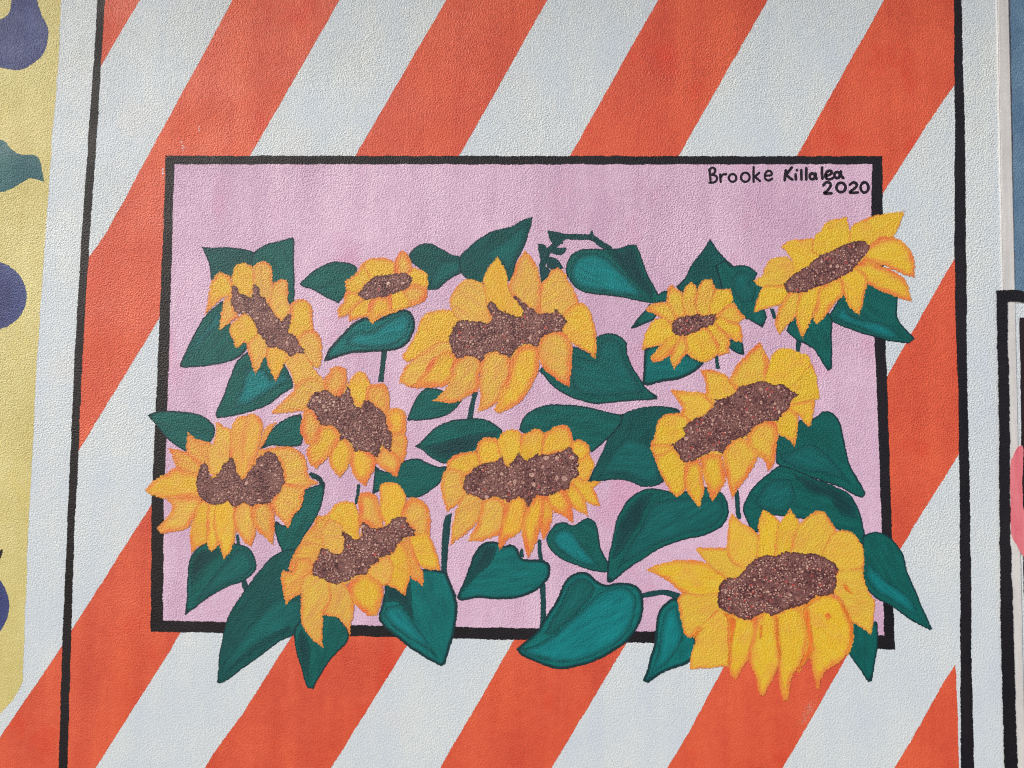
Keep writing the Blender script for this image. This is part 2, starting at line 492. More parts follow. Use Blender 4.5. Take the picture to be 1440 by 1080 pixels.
GAP_SHADE = flat_paint('painted joint gap shade', alb(52, 54, 66), alb(84, 84, 92), 0.7, 0.2, 60)
sheet('joint_gap_shade', pts('', [1417.8, -160, 1417.6, 0, 1421.6, 180, 1426, 406, 1427.6, 406, 1423.6, 180, 1420.2, 0, 1420, -160]), 0.3, GAP_SHADE, wall, grid=0, amp=0.9, straight=True, step=3)  # flat dark strip: shade of the gap beside the joint strip, painted in
OVER = 2.0 / LIFT             # paint that runs across the joint strip lies on top of it
side = tag(empty('blue_mural', (0, 0, 0)), 'slate blue mural with a thick black frame painted across the joint strip', 'mural')
sheet('blue_field', pts('', [1415.5, -160, 1418.6, 0, 1422, 180, 1426, 405, 1426, 412, 1800, 424, 1800, -160]), 0.08, BLUE_FIELD, side, grid=30, amp=0.8, straight=True)
sheet('black_frame', pts('', [1399.5, 408, 1410, 407.5, 1424, 407, 1440, 410, 1800, 424, 1800, 442, 1440, 425, 1416, 424.5, 1416.5, 470, 1419, 600, 1420, 740, 1421.5, 800, 1424, 870, 1424.5, 900, 1427, 990, 1430, 1080, 1434, 1270, 1415, 1270, 1411, 1080, 1408, 990, 1406, 900, 1405, 830, 1404, 740, 1403.5, 600, 1401, 500]), OVER + 0.3, BLACK, side, grid=0, amp=0.8, straight=True)
sheet('maroon_field', pts('', [1433.5, 446, 1800, 462, 1800, 880, 1440, 862, 1438.5, 790, 1437, 700, 1436, 600, 1434.5, 500]), 0.16, MAROON, side, grid=30, amp=0.9, straight=True)
sheet('rose_shape', pts('', [1419.5, 652, 1424, 640, 1430, 629, 1436, 626, 1438, 632, 1437, 660, 1436.5, 690, 1438, 715, 1446, 730, 1470, 745, 1490, 775, 1480, 810, 1455, 800, 1437, 781, 1428, 765, 1421, 752, 1420, 735, 1419.5, 690]), OVER, ROSE, side)

# ------------------------------------------------------------------ sunflower picture: panel and frame
pic = tag(empty('sunflower_picture', (0, 0, 0)), 'painted pink picture of yellow sunflowers and green leaves in a black frame', 'painting')
sheet('pink_panel', pts('', [240, 225, 1234, 226, 1240, 540, 1250, 904, 640, 889, 222, 881, 230, 540]), 0.22, PINK, pic, grid=40, amp=0.4, straight=True)
for k, bar in enumerate(([232, 218.5, 1241, 219.5, 1241, 231.5, 700, 231.5, 232, 231],
            [232, 222, 246, 224, 244, 280, 238, 500, 231, 705, 229.5, 872, 229.5, 884, 211.6, 884, 213, 705, 222, 500, 231, 280],
            [1226, 224, 1241, 222, 1242, 300, 1246, 495, 1248, 540, 1254, 740, 1258, 908, 1243, 904, 1239.5, 740, 1232.5, 540, 1230, 495, 1225, 300],
            [211, 872, 300, 874, 500, 879, 640, 881, 900, 887, 1243, 893, 1257.5, 893, 1259, 914, 900, 904, 640, 898, 500, 895, 300, 890, 212, 889])):
    sheet('frame_bar', pts('', bar), 0.29 + 0.012 * k, BLACK, pic, grid=0, amp=0.8, straight=True, step=4)

# ------------------------------------------------------------------ stems
STEMS = [
    ('H', [845, 50, 885, 50, 880, 120, 860, 278, 822, 275, 838, 150]),
    ('M', [410, -60, 445, -40, 425, 40, 405, 150, 365, 150, 385, 50]),
    ('L', [588, 195, 612, 195, 600, 290, 578, 345, 568, 325, 580, 260]),
    ('J', [632, 535, 655, 535, 664, 620, 635, 620]),
    ('J', [668, 840, 702, 835, 718, 890, 690, 930, 670, 880]),
    ('L', [1185, 410, 1230, 393, 1214, 500, 1200, 650, 1195, 790, 1225, 880, 1262, 955, 1240, 985, 1180, 860, 1155, 780, 1155, 600, 1165, 470]),
    ('N', [655, 180, 682, 190, 680, 260, 692, 330, 658, 330, 650, 250]),
    ('N', [664, 490, 706, 480, 710, 600, 716, 700, 760, 740, 700, 800, 664, 790, 672, 640]),
    ('N', [552, 235, 562, 310, 530, 305, 532, 262]),
    ('N', [1345, 548, 1440, 530, 1515, 522, 1590, 540, 1650, 570, 1640, 610, 1560, 580, 1500, 562, 1440, 570, 1350, 585]),
    ('Q', [500, 190, 532, 190, 533, 240, 542, 285, 510, 285, 506, 240]),
    ('E', [478, 985, 518, 995, 508, 1050, 500, 1085, 474, 1075]),
    ('E', [298, 782, 332, 788, 348, 855, 322, 862]),
    ('P', [1018, 715, 1052, 710, 1060, 830, 1068, 905, 1058, 918, 1034, 905, 1026, 830]),
]
for i, (k, f) in enumerate(STEMS):
    sheet('stem', pts(k, f), 0.35 + 0.012 * i, STEM, pic, grid=0, amp=0.6)

# curling vine with tiny leaves
vine_path = [np.array(q) for q in pts('D', [106, 455, 114, 340, 145, 262, 196, 212, 250, 163, 300, 158, 380, 160, 445, 165, 500, 205, 570, 245])]
vl, vr = [], []
for i, q in enumerate(vine_path):
    t = vine_path[min(i + 1, len(vine_path) - 1)] - vine_path[max(i - 1, 0)]
    t = t / np.linalg.norm(t); nrm = np.array([-t[1], t[0]]) * (4.6 if i else 2.0)
    vl.append(tuple(q + nrm)); vr.append(tuple(q - nrm))
vine = sheet('vine', vl + vr[::-1], 0.52, STEM, pic, grid=0, amp=0.9, corner=80)
for i, f in enumerate(([148, 122, 200, 128, 252, 142, 240, 200, 195, 208, 165, 180], [83, 213, 128, 224, 152, 290, 122, 342, 95, 300],
                       [190, 235, 262, 232, 262, 250, 235, 278, 178, 270], [140, 305, 195, 308, 242, 365, 200, 385, 150, 360],
                       [92, 350, 150, 380, 168, 408, 140, 450, 104, 470], [422, 155, 446, 120, 468, 178, 440, 185])):
    vp = np.array(pts('D', f)); vp = vp.mean(0) + (vp - vp.mean(0)) * 1.2
    sheet('vine_leaf', [tuple(q) for q in vp], 0.54 + 0.01 * i, STEM, vine, grid=0, amp=0.6)

# ------------------------------------------------------------------ leaves: (view, outline, paint, [(highlight paint, view, outline)])
LEAVES = [
    ('A', [400, 318, 480, 326, 560, 322, 670, 332, 765, 360, 770, 470, 600, 540, 520, 640, 470, 560, 458, 500, 448, 430], LEAF_DARK, []),
    ('A', [755, 362, 830, 308, 900, 288, 1018, 258, 1028, 275, 1026, 400, 1028, 690, 1000, 716, 940, 640, 800, 520, 735, 455], LEAF, []),
    ('A', [545, 680, 430, 780, 380, 850, 310, 990, 255, 1110, 252, 1132, 290, 1138, 420, 1130, 540, 1108, 640, 1078, 706, 1010, 720, 960, 640, 900, 580, 800], LEAF,
     [(HI_TEAL, 'A', [280, 1090, 330, 1000, 420, 880, 520, 740, 525, 830, 450, 930, 380, 1010, 310, 1095])]),
    ('G', [730, 60, 640, 130, 595, 230, 545, 370, 492, 488, 505, 521, 560, 516, 700, 485, 850, 432, 960, 350, 1024, 308, 1015, 260, 965, 163, 900, 100, 800, 60], LEAF,
     [(HI_TEAL, 'G', [700, 180, 660, 330, 615, 430, 640, 450, 720, 420, 860, 340, 960, 290, 1000, 265, 960, 210, 880, 250, 800, 180])]),
    ('H', [25, 722, 60, 660, 130, 570, 200, 520, 303, 486, 330, 600, 306, 706, 210, 712, 100, 705, 35, 730], LEAF, []),
    ('I', [148, 824, 190, 720, 235, 645, 300, 600, 430, 630, 528, 690, 470, 755, 390, 800, 290, 820, 200, 824], LEAF, []),
    ('M', [12, 325, 60, 288, 150, 200, 260, 150, 390, 136, 490, 140, 560, 172, 610, 215, 590, 300, 430, 400, 225, 442, 130, 408, 60, 350], LEAF,
     [(HI_DEEP, 'M', [60, 325, 200, 290, 400, 240, 590, 215, 540, 280, 400, 350, 240, 410, 150, 390])]),
    ('L', [690, 274, 698, 150, 706, 74, 780, 110, 870, 60, 930, 27, 1000, 25, 1060, 48, 1130, 75, 1200, 72, 1165, 160, 1130, 206, 1020, 277, 920, 286, 850, 270, 740, 245], LEAF, []),
    ('G', [33, 500, 70, 480, 180, 467, 300, 475, 385, 492, 455, 532, 489, 577, 486, 640, 450, 687, 380, 710, 300, 742, 240, 714, 160, 656, 82, 552], LEAF, []),
    ('J', [288, 1084, 300, 940, 306, 800, 315, 720, 335, 670, 420, 590, 550, 580, 660, 603, 720, 628, 760, 688, 772, 760, 742, 812, 680, 852, 560, 902, 440, 970, 350, 1040], LEAF,
     [(HI_MID, 'J', [640, 640, 560, 720, 450, 850, 350, 1000, 440, 950, 560, 880, 680, 830, 745, 770, 740, 700, 700, 640]),
      (HI_DEEP, 'J', [330, 700, 330, 900, 400, 800, 500, 700, 560, 640, 440, 630])]),
    ('J', [1122, 128, 1140, 114, 1200, 143, 1234, 190, 1229, 250, 1205, 350, 1160, 450, 1100, 540, 1060, 620, 1020, 720, 980, 790, 930, 700, 940, 650, 920, 610, 900, 540, 888, 465, 908, 438, 945, 470, 990, 470, 1010, 410, 1070, 345, 1085, 250, 1130, 220, 1196, 200, 1190, 180, 1140, 157], LEAF, []),
    ('K', [575, -32, 480, 20, 400, 110, 330, 205, 250, 320, 190, 430, 160, 540, 130, 720, 119, 862, 155, 868, 240, 815, 330, 745, 420, 680, 540, 590, 645, 540, 710, 470, 710, 280, 660, -40], LEAF_DARK,
     [(HI_MID, 'K', [560, 270, 470, 340, 330, 490, 240, 620, 165, 740, 150, 830, 290, 700, 410, 600, 540, 540, 650, 500, 695, 430, 690, 280, 610, 300]),
      (HI_DEEP, 'K', [620, 470, 480, 540, 330, 650, 180, 800, 330, 690, 470, 590, 620, 520])]),
    ('K', [638, 540, 650, 640, 690, 770, 725, 895, 770, 912, 800, 850, 880, 720, 1000, 592, 1010, 540, 990, 480, 910, 400, 840, 350, 700, 430, 650, 490], LEAF,
     [(HI_DEEP, 'K', [660, 560, 680, 690, 735, 860, 750, 700, 740, 580, 690, 500])]),
    ('O', [195, 290, 185, 400, 153, 522, 180, 572, 280, 660, 400, 750, 572, 845, 602, 836, 640, 720, 670, 600, 692, 450, 680, 390, 640, 280, 600, 205, 465, 190, 380, 200, 270, 260], LEAF_BRIGHT,
     [(HI_DEEP, 'O', [205, 310, 195, 420, 290, 430, 400, 560, 380, 380, 370, 260, 300, 290]),
      (HI_TEAL, 'O', [208, 440, 190, 500, 260, 590, 370, 670, 470, 730, 560, 805, 500, 700, 400, 560, 300, 440])]),
    ('N', [103, 576, 150, 480, 190, 370, 220, 290, 270, 220, 330, 197, 390, 206, 430, 226, 465, 215, 512, 240, 545, 305, 600, 318, 680, 322, 732, 350, 742, 400, 720, 462, 660, 522, 540, 577, 380, 592, 240, 582, 130, 600], LEAF_BRIGHT,
     [(HI_DEEP, 'N', [130, 560, 200, 400, 240, 290, 300, 225, 380, 230, 370, 290, 330, 360, 240, 440])]),
    ('N', [503, 926, 580, 860, 650, 800, 700, 720, 770, 610, 820, 490, 870, 430, 940, 402, 1000, 413, 1050, 458, 1110, 490, 1190, 476, 1290, 484, 1350, 528, 1367, 640, 1342, 750, 1262, 870, 1130, 962, 1000, 1022, 860, 1057, 770, 1057, 650, 1017, 550, 972], LEAF_BRIGHT,
     [(HI_MID, 'N', [690, 830, 800, 620, 860, 500, 930, 445, 1000, 462, 1050, 510, 1000, 600, 850, 750, 740, 830]),
      (HI_TEAL, 'N', [535, 922, 640, 890, 740, 840, 850, 750, 1000, 615, 1090, 530, 1200, 506, 1285, 526, 1320, 620, 1296, 740, 1225, 855, 1090, 944, 950, 1002, 830, 1018, 700, 1002, 590, 965])]),
    ('N', [708, 190, 730, 130, 770, 80, 830, 66, 890, 88, 940, 60, 990, 40, 1040, 68, 1065, 140, 1080, 240, 1130, 340, 1142, 402, 1100, 410, 1000, 392, 860, 342, 760, 280], LEAF,
     [(HI_TEAL, 'N', [765, 130, 830, 105, 880, 125, 930, 195, 1000, 275, 1085, 365, 1000, 362, 880, 315, 790, 255, 755, 190])]),
    ('P', [158, 1344, 165, 1180, 190, 1080, 215, 950, 250, 860, 310, 770, 400, 715, 460, 704, 560, 715, 650, 735, 800, 690, 940, 738, 977, 800, 980, 880, 930, 968, 828, 1020, 688, 1050, 548, 1100, 418, 1175, 288, 1262, 195, 1338], LEAF,
     [(HI_MID, 'P', [440, 850, 400, 950, 330, 1060, 195, 1300, 280, 1215, 420, 1130, 560, 1060, 700, 1012, 840, 980, 925, 920, 955, 860, 930, 770, 850, 760, 650, 770, 520, 790]),
      (HI_DEEP, 'P', [190, 1200, 240, 950, 290, 850, 380, 760, 480, 730, 420, 860, 360, 980, 270, 1120])]),
    ('P', [18, 674, 80, 560, 150, 400, 210, 240, 250, 205, 340, 170, 440, 150, 560, 150, 640, 167, 656, 192, 600, 230, 560, 330, 540, 500, 545, 662, 480, 692, 400, 692, 300, 657, 200, 647, 120, 655], LEAF_DARK,
     [(HI_MID, 'P', [240, 410, 90, 630, 200, 605, 310, 615, 420, 665, 510, 660, 510, 560, 470, 440, 400, 390, 300, 370])]),
    ('M', [716, 216, 745, 130, 810, 75, 920, 42, 1050, 41, 1200, 61, 1330, 95, 1430, 110, 1390, 200, 1312, 278, 1250, 335, 1208, 365, 1100, 330, 900, 300, 780, 260], LEAF, []),
    ('D', [460, 850, 500, 820, 560, 807, 620, 822, 677, 868, 684, 950, 717, 1035, 762, 1100, 816, 1185, 886, 1230, 882, 1257, 684, 1270, 484, 1289, 380, 1267, 290, 1238, 190, 1178, 80, 1060, 180, 960, 310, 900, 430, 940], LEAF,
     [(HI_MID, 'D', [320, 960, 300, 1080, 350, 1200, 500, 1235, 700, 1222, 800, 1212, 730, 1100, 660, 960, 640, 880, 560, 830, 500, 870, 470, 1000])]),
    ('B', [97, 570, 140, 530, 230, 460, 330, 421, 400, 424, 460, 440, 492, 465, 490, 520, 440, 600, 420, 640, 366, 707, 290, 672, 190, 612, 120, 592], LEAF, []),
    ('B', [262, 1098, 300, 1010, 370, 930, 460, 840, 540, 795, 590, 810, 650, 800, 740, 758, 800, 743, 852, 760, 882, 820, 872, 900, 832, 972, 740, 1022, 600, 1032, 450, 1046, 380, 1062, 300, 1092], LEAF_BRIGHT,
     [(HI_TEAL, 'B', [400, 980, 480, 890, 600, 880, 700, 810, 800, 768, 848, 810, 840, 890, 800, 950, 700, 998, 520, 1005])]),
    ('C', [72, 380, 110, 330, 160, 301, 230, 304, 300, 338, 360, 373, 430, 386, 480, 400, 440, 490, 380, 522, 310, 572, 260, 610, 198, 614, 170, 520, 130, 460, 90, 430], LEAF_DARK,
     [(HI_MID, 'C', [300, 420, 430, 410, 430, 480, 360, 530, 260, 590, 215, 600, 230, 500])]),
    ('C', [415, 392, 470, 330, 540, 265, 640, 214, 770, 180, 850, 135, 910, 118, 892, 200, 852, 320, 802, 420, 765, 540, 690, 560, 570, 590, 470, 547, 418, 485], LEAF_DARK,
     [(HI_MID, 'C', [560, 380, 700, 280, 880, 150, 860, 260, 800, 390, 745, 500, 690, 420, 640, 420])]),
    ('D', [263, 390, 290, 300, 340, 255, 430, 234, 520, 238, 620, 234, 690, 211, 742, 214, 772, 280, 812, 390, 862, 490, 892, 542, 930, 520, 980, 520, 970, 590, 880, 608, 800, 602, 600, 562, 400, 537, 318, 490], LEAF,
     [(HI_TEAL, 'D', [300, 385, 345, 300, 430, 268, 510, 285, 590, 335, 690, 435, 790, 550, 820, 585, 700, 562, 520, 532, 380, 502, 315, 450]),
      (HI_DEEP, 'D', [540, 260, 700, 225, 740, 245, 790, 380, 860, 530, 850, 580, 760, 500, 640, 370])]),
    ('D', [703, 777, 740, 720, 800, 650, 832, 605, 890, 670, 860, 722, 790, 752, 730, 774], LEAF, []),
    ('D', [1010, 498, 1070, 430, 1105, 360, 1160, 285, 1215, 210, 1240, 170, 1290, 243, 1350, 310, 1415, 375, 1440, 480, 1430, 580, 1250, 580, 1080, 560], LEAF_DARK, []),
    ('E', [-70, 500, 0, 453, 40, 498, 110, 489, 170, 504, 218, 545, 192, 600, 250, 625, 235, 720, 272, 810, 277, 860, 248, 919, 150, 862, 90, 840, 40, 780, -20, 660, -50, 560], LEAF,
     [(HI_MID, 'E', [50, 570, 120, 525, 195, 560, 165, 620, 215, 650, 190, 740, 110, 750, 50, 660])]),
    ('Q', [16, 384, 28, 140, 125, 118, 250, 150, 435, 238, 380, 292, 270, 352, 140, 372, 50, 397], LEAF_BRIGHT, []),
    ('Q', [590, 85, 650, 80, 695, 110, 706, 182, 682, 188, 600, 142], LEAF, []),
    ('E', [688, 852, 740, 760, 800, 670, 870, 590, 960, 590, 1165, 700, 1163, 840, 1200, 905, 1280, 987, 1237, 1022, 1100, 1007, 950, 964, 800, 912, 720, 877], LEAF,
     [(HI_TEAL, 'E', [730, 850, 800, 760, 850, 830, 950, 860, 1080, 890, 1160, 950, 1210, 995, 1080, 985, 950, 935, 800, 885])]),
    ('E', [408, 938, 450, 830, 560, 850, 690, 800, 722, 862, 719, 1000, 721, 1190, 694, 1210, 640, 1132, 590, 1062, 520, 1022, 480, 1003], LEAF, []),
    ('R', [343, 528, 341, 400, 368, 343, 450, 320, 500, 238, 560, 240, 605, 224, 660, 186, 720, 195, 770, 250, 792, 330, 812, 430, 836, 530, 882, 620, 945, 735, 927, 770, 850, 740, 780, 702, 600, 642, 450, 602, 363, 552], LEAF,
     [(HI_MID, 'R', [360, 440, 420, 460, 560, 400, 660, 450, 760, 560, 860, 690, 700, 612, 560, 594, 460, 562, 390, 520])]),
    ('R', [188, 1014, 150, 940, 118, 850, 135, 780, 200, 680, 290, 600, 370, 550, 480, 580, 620, 640, 740, 690, 822, 728, 872, 790, 912, 880, 937, 1000, 950, 1090, 860, 1060, 700, 950, 440, 900, 270, 880, 235, 940, 228, 998], LEAF,
     [(HI_MID, 'R', [190, 790, 300, 650, 430, 640, 480, 760, 410, 870, 260, 850]),
      (HI_DEEP, 'R', [430, 590, 620, 660, 780, 720, 860, 800, 900, 920, 780, 880, 700, 780, 560, 720])]),
    ('U', [880, 252, 940, 234, 1010, 236, 1082, 283, 1152, 380, 1182, 500, 1242, 640, 1302, 780, 1350, 882, 1332, 893, 1230, 842, 1080, 742, 960, 672, 900, 605, 870, 500, 870, 380], LEAF,
     [(HI_TEAL, 'U', [903, 430, 960, 480, 1060, 565, 1180, 655, 1235, 730, 1245, 800, 1120, 725, 1000, 652, 925, 585, 900, 520])]),
    ('V', [780, 330, 870, 340, 935, 380, 958, 348, 978, 358, 984, 470, 970, 590, 942, 757, 912, 768, 860, 682, 776, 550, 770, 450], LEAF, []),
    ('T', [113, 754, 148, 770, 260, 697, 412, 642, 470, 580, 480, 480, 420, 380, 380, 250, 354, 192, 300, 203, 233, 265, 206, 340, 188, 500, 148, 650], LEAF_BRIGHT,
     [(HI_TEAL, 'T', [155, 725, 215, 560, 235, 400, 275, 275, 340, 240, 365, 340, 390, 450, 360, 530, 290, 620, 215, 690])]),
]
for i, (k, f, mt, hs) in enumerate(LEAVES):
    z = 0.62 + 0.02 * i
    lf = sheet('leaf', pts(k, f), z, mt, pic, grid=6, amp=0.8)
    for j, (hm, hk, hf) in enumerate(hs):
        sheet('leaf_shading' if hm is HI_DEEP else 'leaf_highlight', pts(hk, hf), z + 0.005 + 0.005 * j, hm, lf, grid=5, amp=1.2)

# ------------------------------------------------------------------ sunflowers
Y = (*alb(213, 164, 42), 0)      # bright yellow
O = (*alb(206, 154, 76), 0)      # ochre yellow
W = (*alb(208, 138, 66), 0)      # orange yellow
def c(base, rim):
    return (base[0], base[1], base[2], rim)

